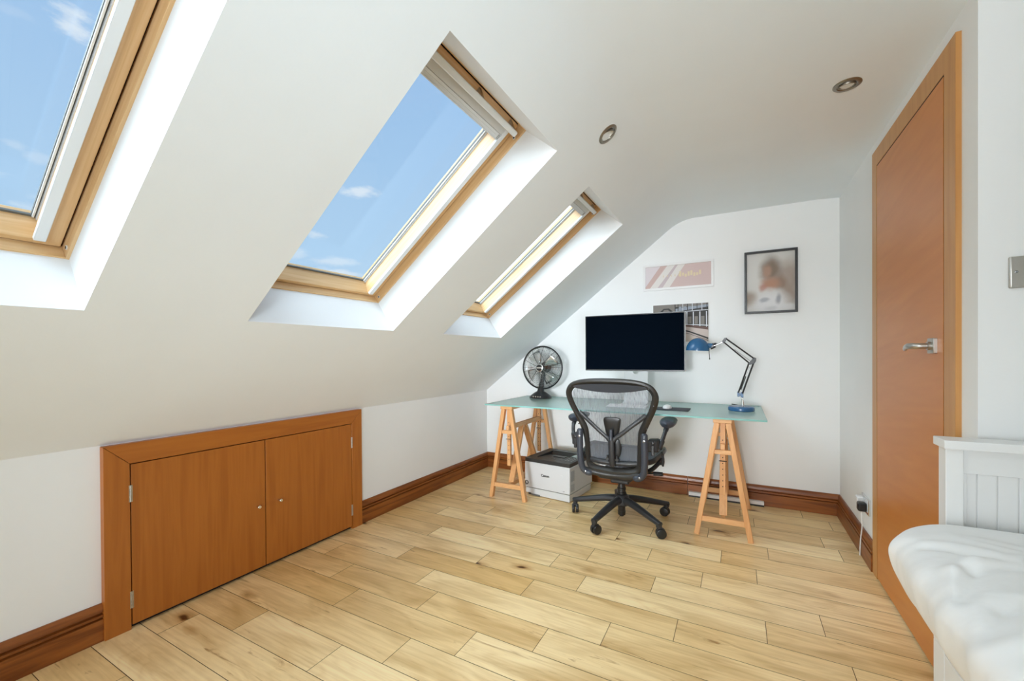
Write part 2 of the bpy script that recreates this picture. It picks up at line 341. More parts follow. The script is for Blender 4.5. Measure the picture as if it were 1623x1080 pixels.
def smooth_closed(pts, n=6):  # catmull-rom closed
    pts = [Vector(p) for p in pts]; m = len(pts); r = []
    for i in range(m):
        p0, p1, p2, p3 = pts[i-1], pts[i], pts[(i+1) % m], pts[(i+2) % m]
        for k in range(n):
            t = k/n; r.append(.5*((2*p1)+(p2-p0)*t+(2*p0-5*p1+4*p2-p3)*t*t+(3*p1-p0-3*p2+p3)*t**3))
    return r
def smooth_open(pts, n=6):
    pts = [Vector(p) for p in pts]; e = [pts[0]*2-pts[1]]+pts+[pts[-1]*2-pts[-2]]; r = []
    for i in range(1, len(e)-2):
        p0, p1, p2, p3 = e[i-1:i+3]
        for k in range(n):
            t = k/n; r.append(.5*((2*p1)+(p2-p0)*t+(2*p0-5*p1+4*p2-p3)*t*t+(3*p1-p0-3*p2+p3)*t**3))
    r.append(pts[-1]); return r

# ------------------------------------------------------------------ floor: planks in one mesh
JO = {-2: [.158, 1.45], -1: [.398, .862, 1.9], 0: [1.067, 1.75, 2.5], 1: [.615, 1.273, 2.05], 2: [.402, .959, 1.516, 2.30],
      3: [.162, .816, 1.728, 2.60], 4: [.553, 1.31, 1.968], 5: [.968, 1.524, 2.285], 6: [.513, 1.324, 1.83, 2.486],
      7: [.818, 1.474, 2.032], 8: [.340, 1.1, 1.76, 2.268], 9: [.641, 1.548, 2.107], 10: [.352, 1.115, 1.72, 2.332],
      11: [.95, 1.481, 2.026, 2.678], 12: [.55, 1.27, 1.9], 13: [.30, .98, 1.62, 2.278], 14: [.7, 1.4, 2.2], 15: [.4, 1.1, 1.9], 16: [.6, 1.3, 2.0]}
TONE = {(1, 0): .25, (2, 1): .35, (4, 1): .12, (3, 1): .4, (2, 2): .45, (1, 1): .55, (1, 2): .9, (2, 3): .75, (7, 0): .25, (3, 2): .8, (5, 0): .7, (1, 3): .55, (0, 1): .95, (0, 2): .7, (0, 3): .55, (3, 0): .55, (2, 0): .5, (5, 3): .45, (4, 3): .5}
b = B(); G = .0011
tones = []
PW = .1515
for r in range(-23, 17):
    y0 = 1.085+PW*r; y1 = min(y0+PW, D+.05)
    if y0 > D: break
    J = JO.get(r)
    if J is None:
        x = random.uniform(.2, .8); J = []
        while x < XR: J.append(x); x += random.uniform(.45, .9)
    J = [x for x in J]
    while J[-1] < XR-.7: J.append(J[-1]+random.uniform(.5, .85))
    xs = [-.05]+J+[XR+.05]
    for i, (a, c) in enumerate(zip(xs, xs[1:])):
        b.face([(a+G, y0+G, 0), (c-G, y0+G, 0), (c-G, y1-G, 0), (a+G, y1-G, 0)])
        tones.append((TONE.get((r, i), random.uniform(.4, 1.0)), random.random(), random.random()))
b.face([(-.05, YR-.05, -.003), (XR+.05, YR-.05, -.003), (XR+.05, D+.05, -.003), (-.05, D+.05, -.003)], 1)
tones.append((0, 0, 0))
me = bpy.data.meshes.new('floor'); b.bm.to_mesh(me); b.bm.free()
at = me.attributes.new('tone', 'FLOAT_VECTOR', 'FACE')
for i, t in enumerate(tones): at.data[i].vector = t
me.materials.append(M['floor']); me.materials.append(mat('plank gap', (.10, .045, .015), .7))
fl = bpy.data.objects.new('floor', me); C.objects.link(fl); struct(fl)

# ------------------------------------------------------------------ walls
T = .12
b = B(); b.box(-T, 0, YR, D+T, -.02, K+.004); struct(obj('wall_left', b, 'wall'))
b = B(); b.box(-T, W+T, D, D+T, -.02, CE+.3); struct(obj('wall_back', b, 'wall'))
b = B()
b.prism([(W, 2.655), (W, D+.0), (W+1.2, D), (W+1.2, YC), (W, YC), (W, 1.83), (W+.06, 1.83), (W+.06, 2.655)], lambda x, y: Vector((x, y, -.02)), lambda x, y: Vector((x, y, 2.03)))
b.box(W, W+1.2, YC, D, 2.03, CE+.2)
struct(obj('wall_right', b, 'wall'))
b = B(); b.box(XR, XR+T, YR, YC+.3, -.02, CE+.2); struct(obj('wall_alcove', b, 'wall'))
b = B(); b.box(-T, XR+T, YR-T, YR, -.02, CE+.4); struct(obj('wall_rear', b, 'wall'))

# ceiling: slope with skylight openings, soft bend, flat part
b = B()
UK = (CE-K)/SA; TL = .11
prof = [('u', 0), ('u', U0), ('u', U1), ('u', UK-TL)]
ys = [YR]+[v for w_ in WINS for v in w_]+[D]
us = [0, U0, U1, UK-TL]
for i in range(3):
    for j in range(len(ys)-1):
        if i == 1 and j % 2 == 1: continue
        b.face([SP(us[i], ys[j]), SP(us[i+1], ys[j]), SP(us[i+1], ys[j+1]), SP(us[i], ys[j+1])])
p0, p1, p2 = SP(UK-TL, 0), SP(UK, 0), Vector((UK*CA+TL, 0, CE))
arc = [(p0*(1-t)**2+p1*2*t*(1-t)+p2*t*t) for t in [k/8 for k in range(9)]]
pr = arc+[Vector((2.668, 0, CE)), Vector((W+.02, 0, CE-.010)), Vector((XR+.1, 0, CE-.010))]
for a_, c_ in zip(pr, pr[1:]):
    b.face([(a_.x, YR, a_.z), (c_.x, YR, c_.z), (c_.x, D, c_.z), (a_.x, D, a_.z)])
bmesh.ops.remove_doubles(b.bm, verts=b.bm.verts, dist=1e-5)
ce = struct(obj('ceiling', b, 'ceil', smooth=True))
# roof deck above so that no sky leaks through
b = B()
for j in range(len(ys)-1):
    if j % 2 == 0: b.sbox(-.3, UK+.6, ys[j]+(.03 if j else -.2), ys[j+1]-(.03 if j < len(ys)-2 else -.2), .04, .34)
for a_, c_ in WINS:
    b.sbox(-.3, U0-.03, a_-.04, c_+.04, .04, .34); b.sbox(U1+.03, UK+.6, a_-.04, c_+.04, .04, .34)
b.box(UK*CA-.1, XR+.3, YR-.2, D+.2, CE+.06, CE+.3)
struct(obj('ceiling_roof', b, 'ceil'))

# ------------------------------------------------------------------ skylights
def skylight(n, y0, y1):
    root = sthing('window_%d' % n)
    root['label'] = 'skylight'
    del root['label']
    ub, ut = .783, 1.901
    b = B()   # reveal lining
    e = [(U0, 0), (ub, .185), (ut, .185), (U1, 0)]
    b.face([SP(U0, y0), SP(U0, y1), SP(ub, y1, .185), SP(ub, y0, .185)])
    b.face([SP(U1, y1), SP(U1, y0), SP(ut, y0, .185), SP(ut, y1, .185)])
    b.face([SP(*q[:1], y1, q[1]) for q in e]); b.face([SP(*q[:1], y0, q[1]) for q in e][::-1])
    obj('window_reveal', b, 'reveal', root)
    b = B()   # fixed pine frame
    b.sbox(ub-.04, ut+.04, y1-.008, y1+.03, .183, .34); b.sbox(ub-.04, ut+.04, y0-.03, y0+.008, .183, .34)
    obj('window_frame', b, 'pine_u', root, bevel=.001)
    b = B(); b.sbox(ub-.04, ub+.005, y0+.008, y1-.008, .184, .34); b.sbox(ut-.003, ut+.04, y0+.008, y1-.008, .184, .34)
    obj('window_frame', b, 'pine_y', root, bevel=.001)
    b = B(); b.sbox(ub, ub+.02, y0+.006, y1-.006, .232, .235); b.sbox(ut-.02, ut, y0+.006, y1-.006, .232, .235)
    b.sbox(ub, ut, y1-.02, y1-.006, .232, .235); b.sbox(ub, ut, y0+.006, y0+.02, .232, .235)
    obj('gap_shade', b, 'dark', root)  # dark strip standing in for the shaded gap round the sash
    su0, su1 = ub+.009, ut-.009; sy0, sy1 = y0+.013, y1-.013
    for sgn, yy in ((1, sy1), (-1, sy0)):
        pts = [(0, .221), (-.055, .221), (-.037, .298), (-.037, .33), (0, .33)]
        b = B(); b.prism([(yy+sgn*p[0], p[1]) for p in pts], lambda y, o: SP(su0, y, o), lambda y, o: SP(su1, y, o))
        obj('sash_stile', b, 'pine_u', root, bevel=.0015)
    b = B(); pts = [(0, .2215), (.014, .2215), (.016, .226), (.022, .298), (.022, .33), (0, .33)]
    b.prism([(su0+p[0], p[1]) for p in pts], lambda u, o: SP(u, sy0+.02, o), lambda u, o: SP(u, sy1-.02, o)); obj('sash_rail', b, 'pine_y', root, bevel=.0015)
    b = B(); pts = [(0, .2215), (-.055, .2215), (-.105, .298), (-.105, .33), (0, .33)]
    b.prism([(su1+p[0], p[1]) for p in pts], lambda u, o: SP(u, sy0+.02, o), lambda u, o: SP(u, sy1-.02, o)); obj('sash_rail', b, 'pine_y', root, bevel=.0015)
    g0, g1 = su0+.020, su1-.106; h0, h1 = sy0+.037, sy1-.037
    b = B(); b.sbox(g0, g1, h0, h1, .308, .314); obj('pane', b, 'pane', root)
    b = B()
    for a_, c_, d_, e_ in ((g0-.002, g0+.009, h0, h1), (g1-.009, g1+.002, h0, h1), (g0, g1, h0-.002, h0+.013), (g0, g1, h1-.013, h1+.002)): b.sbox(a_, c_, d_, e_, .302, .309)
    obj('glazing_seal', b, 'greygask', root)
    b = B()
    for d_, e_ in ((h0, h0+.004), (h1-.004, h1)): b.sbox(g0+.003, g1, d_, e_, .290, .303)
    for d_, e_ in ((h0+.0075, h0+.0115), (h1-.0115, h1-.0075)): b.sbox(g0+.006, g1, d_, e_, .296, .308)
    obj('glazing_bead', b, 'alu', root)
    for yy in (y1-.071, y0+.048):
        b = B(); b.sbox(.812, 1.847, yy, yy+.024, .208, .2215); obj('blind_side_rail', b, 'alu', root, bevel=.0015)
    b = B(); b.sbox(1.817, 1.846, y0+.05, y1-.05, .209, .236); obj('blind_cassette', b, 'cassette', root, bevel=.002)
    b = B(); b.sbox(1.791, 1.8155, y0+.077, y1-.077, .214, .234); b.sbox(1.788, 1.7925, y0+.077, y1-.077, .209, .224); b.sbox(1.803, 1.8045, y0+.077, y1-.077, .2125, .216)
    bb_ = obj('blind_bottom_bar', b, 'alu', root, bevel=.001)
    for yy in (y0+.073, y1-.081):
        b = B(); b.sbox(1.793, 1.812, yy, yy+.008, .2105, .228); obj('end_cap', b, 'nickel', bb_)
    b = B()
    prof_ = [(1.8475, .176), (1.8480, .170), (1.852, .166), (1.868, .165), (1.872, .168), (1.873, .176), (1.870, .180), (1.851, .180)]
    b.prism(prof_, lambda u, o: SP(u, y0+.045, o), lambda u, o: SP(u, y1-.052, o))
    obj('ventilation_bar', b, 'alu', root, bevel=.001)
    for yy in (y0+.055, (y0+y1)/2+.05, y1-.075):
        b = B(); b.prism([(1.866, .178), (1.850, .222), (1.888, .222), (1.872, .178)], lambda u, o: SP(u, yy, o), lambda u, o: SP(u, yy+.014, o)); obj('bracket', b, 'nickel', root, bevel=.0008)
    for uu in (.812, 1.845):
        T_ = Matrix.Translation(SP(uu, y1-.0085, .200)) @ Matrix.Rotation(math.radians(90), 4, 'X')
        b = B(); b.lathe([(.0065, -.0005), (.0065, .0015), (.0035, .0018)], 16, T_); obj('bolt_ring', b, 'alu', root)
        b = B(); b.lathe([(.0042, .0015), (.0042, .0022), (0, .0022)], 16, T_); obj('bolt_hole', b, 'black', root)
for i, (a_, c_) in enumerate(WINS): skylight(i+1, a_, c_)

# ------------------------------------------------------------------ skirting
SPR = [(0, 0), (.020, 0), (.020, .084), (.007, .0865), (.007, .0905), (.0185, .093), (.0185, .102), (.006, .1045), (.006, .109), (.016, .112), (.0145, .124), (.012, .133), (.006, .143), (0, .143)]
def skirting(name, kind, a, c):
    b = B()
    if kind == 'L': b.prism(SPR, lambda t, z: Vector((t, a, z)), lambda t, z: Vector((t, c, z)))
    if kind == 'R': b.prism(SPR, lambda t, z: Vector((W-t, a, z)), lambda t, z: Vector((W-t, c, z)))
    if kind == 'B': b.prism(SPR, lambda t, z: Vector((a, D-t, z)), lambda t, z: Vector((c, D-t, z)))
    return struct(obj(name, b, 'skirt_x' if kind == 'B' else 'skirt', bevel=.0008))
skirting('baseboard_left', 'L', YR, .668); skirting('baseboard_left_rear', 'L', 1.93, D)
skirting('baseboard_back', 'B', 0.0, 1.841); skirting('baseboard_back_right', 'B', 1.8435, W)
skirting('baseboard_right', 'R', 2.692, D)
b = B(); b.prism(SPR, lambda t, z: Vector((W, YC-t, z)), lambda t, z: Vector((XR, YC-t, z))); struct(obj('baseboard_alcove', b, 'skirt_x'))

# ------------------------------------------------------------------ eaves cupboard
R_ = thing('eaves_cupboard', 'low double-door cherry wood cupboard set into the left knee wall under the slope', 'cupboard', (0, 1.3, 0))
XF = .030
b = B()
b.prism([(.668, 0), (.7485, 0), (.7485, .670), (.668, .752)], lambda y, z: Vector((0, y, z)), lambda y, z: Vector((XF, y, z)))
obj('frame_stile', b, 'hatch_v', R_, bevel=.001)
b = B(); b.prism([(1.8525, 0), (1.930, 0), (1.930, .752), (1.8525, .670)], lambda y, z: Vector((0, y, z)), lambda y, z: Vector((XF, y, z)))
obj('frame_stile', b, 'hatch_v', R_, bevel=.001)
b = B(); b.prism([(.6685, .7535), (.749, .6715), (1.852, .6715), (1.9295, .7535)], lambda y, z: Vector((0, y, z)), lambda y, z: Vector((XF-.0003, y, z)))
obj('frame_rail', b, 'hatch_h', R_, bevel=.001)
b = B(); b.box(.001, .008, .7485, 1.8525, .001, .671); obj('back_panel', b, 'dark', R_)
for y0, y1, ky in ((.7525, 1.296, 1.255), (1.3010, 1.8485, 1.368)):
    b = B(); b.box(.008, XF-.002, y0, y1, .017, .667); dr = obj('door', b, 'hatch_v', R_, bevel=.0008)
    T_ = Matrix.Translation((XF-.002, ky, .335)) @ Matrix.Rotation(math.radians(90), 4, 'Y')
    b = B(); b.lathe([(.005, 0), (.0045, .012), (.008, .014), (.0085, .024), (.007, .026), (0, .026)], 20, T_); obj('knob', b, 'chrome', dr, smooth=True)
    hy = y0-.002 if ky < 1.3 else y1+.002
    for hz in (.086, .516):
        b = B(); b.box(XF-.003, XF+.0005, hy-.006, hy+.006, hz, hz+.068)
        for k in range(5): b.tube([(XF, hy, hz+.001+k*.0136), (XF, hy, hz+.0126+k*.0136)], .0035, 8)
        obj('hinge', b, 'nickel', dr, smooth=True)

# ------------------------------------------------------------------ room door
Dn = sthing('door_1', (W, 2.2, 0)); XD = 2.780
b = B()
b.prism([(2.692, 0), (2.692, 2.084), (1.785, 2.084), (1.785, 0), (1.868, 0), (1.868, 2.004), (2.618, 2.004), (2.618, 0)], lambda y, z: Vector((XD, y, z)), lambda y, z: Vector((W+.01, y, z)))
obj('architrave', b, 'arch', Dn, bevel=.0015)
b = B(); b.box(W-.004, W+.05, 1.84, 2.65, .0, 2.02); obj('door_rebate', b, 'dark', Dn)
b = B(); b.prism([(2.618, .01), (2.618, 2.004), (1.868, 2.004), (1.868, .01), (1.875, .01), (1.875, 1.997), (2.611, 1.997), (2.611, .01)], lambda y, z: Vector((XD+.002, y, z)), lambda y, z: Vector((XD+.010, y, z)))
obj('door_gap_shade', b, 'dark', Dn)  # dark strip painted as the shade in the gap round the leaf
b = B(); b.box(XD+.0004, W-.005, 1.8745, 2.6115, .010, 1.9975); dl = obj('door_leaf', b, 'door', Dn, bevel=.001)
hy, hz = 1.945, 1.122
b = B(); b.box(XD-.010, XD+.002, hy-.026, hy+.026, hz-.026, hz+.026); hd = obj('handle_rose', b, 'nickel', dl, bevel=.002)
b = B()
b.tube([(XD-.008, hy, hz), (XD-.018, hy, hz)], .0145, 20)
b.tube(smooth_open([(XD-.018, hy, hz), (XD-.045, hy+.004, hz), (XD-.055, hy+.03, hz), (XD-.053, hy+.065, hz-.001), (XD-.046, hy+.105, hz-.006), (XD-.040, hy+.135, hz-.013)], 5), [.010]*6+[.0105]*8+[.0095]*5+[.0085]*4+[.006, .0045, .003], 14, ref=(1, 0, 0), sq=.8)
obj('door_handle', b, 'nickel', dl, smooth=True)

# ------------------------------------------------------------------ socket with plug, light switch
R_ = thing('wall_socket', 'chrome double power socket low on the right wall beside the door frame', 'socket', (W, 2.86, .29))
b = B(); b.box(W-.009, W, 2.785, 2.931, .247, .333); obj('face_plate', b, 'chrome', R_, bevel=.003)
b = B(); b.box(W-.0105, W-.008, 2.800, 2.846, .262, .320); b.box(W-.0105, W-.008, 2.870, 2.916, .262, .320); obj('socket_insert', b, 'white', R_, bevel=.001)
R_ = thing('plug', 'black power plug pushed into the chrome socket near the floor', 'plug', (W-.01, 2.83, .29))
b = B(); b.box(W-.048, W-.0105, 2.802, 2.846, .262, .308); obj('plug_body', b, 'black', R_, bevel=.008, seg=3)
b = B(); b.tube(smooth_open([(W-.030, 2.824, .264), (W-.030, 2.824, .235), (W-.026, 2.83, .19), (W-.024, 2.85, .15), (W-.026, 2.86, .10), (W-.028, 2.87, .006)], 5), .003, 8); obj('cord', b, 'white', R_, smooth=True)
R_ = thing('power_adapter', 'small white power adapter plugged in next to the black plug', 'adapter', (W-.01, 2.9, .29))
b = B(); b.box(W-.040, W-.0105, 2.872, 2.914, .268, .322); obj('adapter_body', b, 'white', R_, bevel=.006, seg=3)
R_ = thing('light_switch', 'brushed steel light switch plate on the wall above the bed', 'light switch', (2.92, YC, 1.32))
b = B(); b.box(2.853, 2.999, YC-.009, YC, 1.276, 1.364); obj('face_plate', b, 'nickel', R_, bevel=.004, seg=3)
for sx in (2.866, 2.986):
    b = B(); b.lathe([(.0038, 0), (.0038, .0012), (.0015, .0018), (0, .0012)], 14, Matrix.Translation((sx, YC-.009, 1.3205)) @ Matrix.Rotation(math.radians(90), 4, 'X')); obj('screw', b, 'steel', R_, smooth=True)
for sx in (2.884, 2.932):
    b = B(); b.prism([(0, 0), (-.0035, 0), (-.0015, .014), (-.005, .028), (0, .028)], lambda d, z: Vector((sx, YC-.0085+d, 1.306+z)), lambda d, z: Vector((sx+.034, YC-.0085+d, 1.306+z))); obj('rocker', b, 'white', R_, bevel=.0008)

# ------------------------------------------------------------------ downlights
def downlight(p, nrm_, tilt, label):
    R_ = thing('downlight', label, 'downlight', p, 'recessed ceiling spotlights')
    z = Vector(nrm_).normalized(); q = z.to_track_quat('Z', 'Y').to_matrix().to_4x4(); T_ = Matrix.Translation(p) @ q
    b = B(); b.lathe([(.046, -.001), (.0465, .002), (.043, .0045), (.034, .005), (.032, .003), (.032, -.03)], 40, T_); obj('trim_ring', b, 'bronze', R_, smooth=True)
    b = B(); b.lathe([(.0318, -.001), (.030, .0005), (.028, -.012), (.02, -.02), (0, -.022)], 32, T_); obj('gap_ring', b, 'black', R_, smooth=True)
    T2 = T_ @ Matrix.Rotation(tilt, 4, 'X')
    b = B(); b.lathe([(.0285, -.012), (.0285, .0045), (.026, .0055), (.0245, .003), (.0245, -.003)], 32, T2); obj('gimbal_ring', b, 'bronze', R_, smooth=True)
    b = B(); b.lathe([(.0242, .0005), (.022, .001), (.020, -.001), (.014, -.007), (.006, -.012), (.006, -.002), (0, 0)], 32, T2); obj('bulb', b, 'bulb', R_, smooth=True)
nS = (SA, 0, -CA)
downlight(SP(2.139, 1.828, 0), nS, .35, 'round nickel ceiling spotlight nearest the skylights')
downlight(Vector((2.570, 2.078, CE)), (0, 0, -1), -.2, 'round nickel ceiling spotlight nearest the door')

# ------------------------------------------------------------------ desk
ZD = .720
R_ = tag(obj('glass_desk', B().box(.452, 2.336, 2.765, 3.518, ZD-.010, ZD), ['frost', 'glassedge']), 'long frosted aqua glass desk top resting on two wooden trestles', 'desk')
for p in R_.data.polygons:
    if abs(p.normal.z) < .5: p.material_index = 1
def trestle(cx, label, back_y):
    Y0, Y1 = 2.79, back_y
    R_ = thing('trestle', label, 'trestle', (cx, (Y0+Y1)/2, 0), 'wooden trestles under the glass desk')
    zt = ZD-.0105
    b = B(); b.box(cx-.050, cx+.050, Y0-.02, Y1+.02, zt-.022, zt); obj('top_board', b, 'trestle_h', R_, bevel=.002)
    tx = .030
    for Y in (Y0, Y1):
        for s in (-1, 1):
            b = B(); b.beam((cx+s*.145, Y, 0), (cx+s*tx, Y, zt-.022), .030, .034, (0, 1, 0), (.030, .034)); obj('leg', b, 'trestle', R_, bevel=.003)
        def xa(z): return .145-(.145-tx)*z/(zt-.022)
        for z, h in ((.100, .032), (.512, .026)):
            b = B(); b.box(cx-xa(z)+.006, cx+xa(z)-.006, Y-.012, Y+.012, z-h/2, z+h/2); obj('crossbar', b, 'trestle_h', R_, bevel=.002)
        yy = Y+(.028 if Y == Y0 else -.028)
        b = B(); b.box(cx-.013, cx+.013, yy-.011, yy+.011, .25, zt-.022); nf = len(b.bm.faces)
        for k in range(9):
            z = .30+k*.035; b.lathe([(0, .0005), (.0032, .0005), (.0032, -.001)], 8, Matrix.Translation((cx, yy-.011, z)) @ Matrix.Rotation(math.radians(90), 4, 'X'))
            b.lathe([(0, .0005), (.0032, .0005), (.0032, -.001)], 8, Matrix.Translation((cx+.013, yy, z)) @ Matrix.Rotation(math.radians(90), 4, 'Y'))
        b.bm.faces.ensure_lookup_table()
        for f in b.bm.faces[nf:]: f.material_index = 1
        po = obj('post', b, ['trestle', 'dark'], R_)
        b = B(); b.tube([(cx-.02, yy-.016, .455), (cx+.022, yy-.016, .455)], .0025, 8); obj('peg', b, 'black', po)
    b = B(); b.box(cx-.012, cx+.012, Y0, Y1, .525, .560); obj('long_rail', b, 'trestle_h', R_, bevel=.002)
    b = B(); b.box(cx-.012, cx+.012, Y0, Y1, .086, .116); obj('long_rail', b, 'trestle_h', R_, bevel=.002)
    ym = (Y0+Y1)/2-.04
    b = B(); b.beam((cx, Y0+.06, .112), (cx, ym-.02, .53), .024, .044, (1, 0, 0)); obj('brace', b, 'trestle', R_, bevel=.002)
    b = B(); b.beam((cx, Y1-.06, .112), (cx, ym+.03, .53), .024, .044, (1, 0, 0)); obj('brace', b, 'trestle', R_, bevel=.002)
trestle(.640, 'wooden trestle at the left end of the desk, beside the printer', 3.395)
trestle(2.108, 'wooden trestle at the right end of the desk, under the blue lamp', 3.395)

# ------------------------------------------------------------------ monitor
R_ = thing('monitor', 'large black-screened monitor on a white stand in the middle of the desk', 'monitor', (1.49, 3.25, ZD))
mx0, mx1, mz0, mz1, my = 1.124, 1.862, .972, 1.404, 3.2
b = B(); b.box(mx0, mx1, my+.004, my+.026, mz0, mz1); obj('housing', b, 'alu', R_, bevel=.003)
b = B(); b.box(mx0+.002, mx1-.002, my-.001, my+.004, mz0+.002, mz1-.002); obj('bezel', b, 'black', R_)
b = B(); b.box(mx0+.008, mx1-.008, my-.0016, my, mz0+.012, mz1-.008); obj('screen', b, 'screen', R_)
b = B(); b.box(1.40, 1.60, my+.026, my+.055, 1.06, 1.32); obj('rear_cover', b, 'alu', R_, bevel=.006)
# stand: upright panel with a round cable hole, curved foot
sx0, sx1, hx, hz, hr = 1.412, 1.592, 1.502, .966, .020
b = B(); n = 32; ring = []; outp = []
for k in range(n):
    a = 2*math.pi*k/n; c_, s_ = math.cos(a), math.sin(a)
    ring.append((hx+hr*c_, hz+hr*s_))
    t = min((sx1-hx)/abs(c_) if abs(c_) > 1e-6 else 9, (.10)/abs(s_) if abs(s_) > 1e-6 else 9); outp.append((hx+t*c_, hz+t*s_))
for yy, fl_ in ((3.262, 0), (3.272, 1)):
    for k in range(n):
        k2 = (k+1) % n; b.face([(ring[k][0], yy, ring[k][1]), (outp[k][0], yy, outp[k][1]), (outp[k2][0], yy, outp[k2][1]), (ring[k2][0], yy, ring[k2][1])])
for k in range(n):
    k2 = (k+1) % n; b.face([(ring[k][0], 3.262, ring[k][1]), (ring[k2][0], 3.262, ring[k2][1]), (ring[k2][0], 3.272, ring[k2][1]), (ring[k][0], 3.272, ring[k][1])])
    b.face([(outp[k][0], 3.262, outp[k][1]), (outp[k2][0], 3.262, outp[k2][1]), (outp[k2][0], 3.272, outp[k2][1]), (outp[k][0], 3.272, outp[k][1])])
b.box(sx0, sx1, 3.2625, 3.2715, .997, 1.2)
b.box(sx0, sx1, 3.2625, 3.2715, .765, .935)
rows = []
for k in range(9):
    a = math.pi/2*k/8; yo = 3.272-.045*(1-math.cos(a)); zo = .765-.045*math.sin(a)+.0; rows.append((yo, zo))
outer = [(3.272-.045+.045*math.cos(a), .765-.045*math.sin(a)) for a in [math.pi/2*k/8 for k in range(9)]]
inner = [(3.272-.045+.035*math.cos(a), .765-.035*math.sin(a)) for a in [math.pi/2*k/8 for k in range(9)]]
poly = outer+[(3.09, .7203), (3.09, .7275)]+inner[::-1]
poly = [(y, max(z, .7203)) for y, z in poly]
b.prism(poly, lambda y, z: Vector((sx0, y, z)), lambda y, z: Vector((sx1, y, z)))
obj('stand', b, 'alu', R_, smooth=True)
b = B(); b.box(1.44, 1.56, my+.05, 3.262, 1.10, 1.19); obj('stand_hinge', b, 'alu', R_, bevel=.003)

# keyboard, mouse, mouse pad
R_ = thing('keyboard', 'slim white keyboard on the glass desk in front of the monitor', 'keyboard', (1.48, 3.05, ZD))
kx0, kx1, ky0, ky1 = 1.345, 1.625, 2.995, 3.080
b = B(); b.hexa([Vector(q) for q in ((kx0, ky0, ZD), (kx1, ky0, ZD), (kx1, ky1+.025, ZD), (kx0, ky1+.025, ZD), (kx0, ky0, ZD+.005), (kx1, ky0, ZD+.005), (kx1, ky1+.025, ZD+.012), (kx0, ky1+.025, ZD+.012))]); obj('keyboard_base', b, 'alu', R_, bevel=.002)
for r in range(5):
    y = ky0+.005+r*.0205; z = ZD+.0052+r*.00135
    b = B()
    cnt = 14 if r else 0
    if r == 0:
        xs = [(0, .016), (.019, .035), (.038, .058), (.061, .155), (.158, .178), (.181, .2), (.203, .22), (.223, .24), (.243, .268)]
    else: xs = [(k*.0194, k*.0194+.0165) for k in range(14)]
    for a_, c_ in xs: b.box(kx0+.005+a_, kx0+.005+c_, y, y+.0165, z, z+.003)
    obj('key_row', b, 'keys', R_, bevel=.0008, seg=1)
b = B()
b.prism([(math.copysign(.108-.015, c_)+.015*math.cos(a)+1.795, math.copysign(.082-.015, s_)+.015*math.sin(a)+3.045) for a, c_, s_ in [((q*math.pi/2+k*math.pi/8), math.cos(q*math.pi/2+math.pi/4), math.sin(q*math.pi/2+math.pi/4)) for q in range(4) for k in range(5)]], lambda x, y: Vector((x, y, ZD)), lambda x, y: Vector((x, y, ZD+.005)))
tag(obj('mouse_pad', b, 'pad', bevel=.001), 'dark mouse pad on the glass desk right of the chair back', 'mouse pad')
b = B()
rows = []
for i in range(9):
    t = i/8*math.pi/2; row = []
    b_ = []
    for k in range(25):
        a = 2*math.pi*k/24; row.append(Vector((1.757+.029*math.cos(a)*math.cos(t)**.6, 3.065+.054*math.sin(a)*math.cos(t)**.6 if t < 1.5 else 3.065, ZD+.0053+.021*math.sin(t))))
    rows.append(row)
b.strip(rows); bmesh.ops.remove_doubles(b.bm, verts=b.bm.verts, dist=1e-5); bmesh.ops.holes_fill(b.bm, edges=b.bm.edges)
tag(obj('computer_mouse', b, 'white', smooth=True), 'white computer mouse resting on the dark mouse pad', 'mouse')

# ------------------------------------------------------------------ lamp
LY = 3.17; LX = 2.209
R_ = thing('desk_lamp', 'blue adjustable desk lamp with black sprung arms at the right end of the desk', 'lamp', (LX, LY, ZD))
b = B(); b.lathe([(0, 0), (.074, 0), (.078, .003), (.079, .018), (.076, .026), (.070, .029), (0, .029)], 48, Matrix.Translation((LX, LY, ZD+.0002))); obj('base', b, 'blue', R_, smooth=True)
b = B(); b.tube([(LX+.008, LY, ZD+.028), (LX+.004, LY, .812)], .005, 12); b.tube([(LX+.016, LY+.004, ZD+.028), (LX+.010, LY+.004, .79)], .0025, 8); obj('spigot', b, 'chrome', R_, smooth=True)
b = B()
b.box(2.186, 2.198, LY-.012, LY+.012, .812, .846); b.box(2.206, 2.222, LY-.012, LY+.012, .808, .842); b.box(2.19, 2.222, LY-.007, LY+.007, .818, .834)
obj('lower_bracket', b, 'blue', R_, bevel=.002)
for (p, q, r, m_) in (((2.192, .838), (2.2535, 1.036), .0046, 'black'), ((2.216, .834), (2.281, 1.040), .0048, 'black')):
    for dy in (-.010, .010):
        b = B(); b.tube([(p[0], LY+dy, p[1]), (q[0], LY+dy, q[1])], r, 8); obj('lower_arm', b, m_, R_, smooth=True)
b = B()
for s0, s1, q0, q1 in (((2.203, .85), (2.263, 1.03), .05, .55),):
    for dy in (-.004, .004):
        pts = []
        for k in range(0, 200):
            t = q0+(q1-q0)*k/199; a = k*.9
            pts.append((s0[0]+(s1[0]-s0[0])*t+.0035*math.cos(a), LY+dy*1.5+.0035*math.sin(a), s0[1]+(s1[1]-s0[1])*t))
        b.tube(pts, .0008, 4)
    b.tube([(2.236, LY, .95), (2.266, LY, 1.035)], .0012, 6)
obj('spring', b, 'steel', R_, smooth=True)
b = B()
for dy in (-.013, .013):
    b.prism([(2.246, 1.030), (2.256, 1.024), (2.286, 1.034), (2.294, 1.050), (2.296, 1.068), (2.286, 1.074), (2.276, 1.066)], lambda x, z: Vector((x, LY+dy-.0015, z)), lambda x, z: Vector((x, LY+dy+.0015, z)))
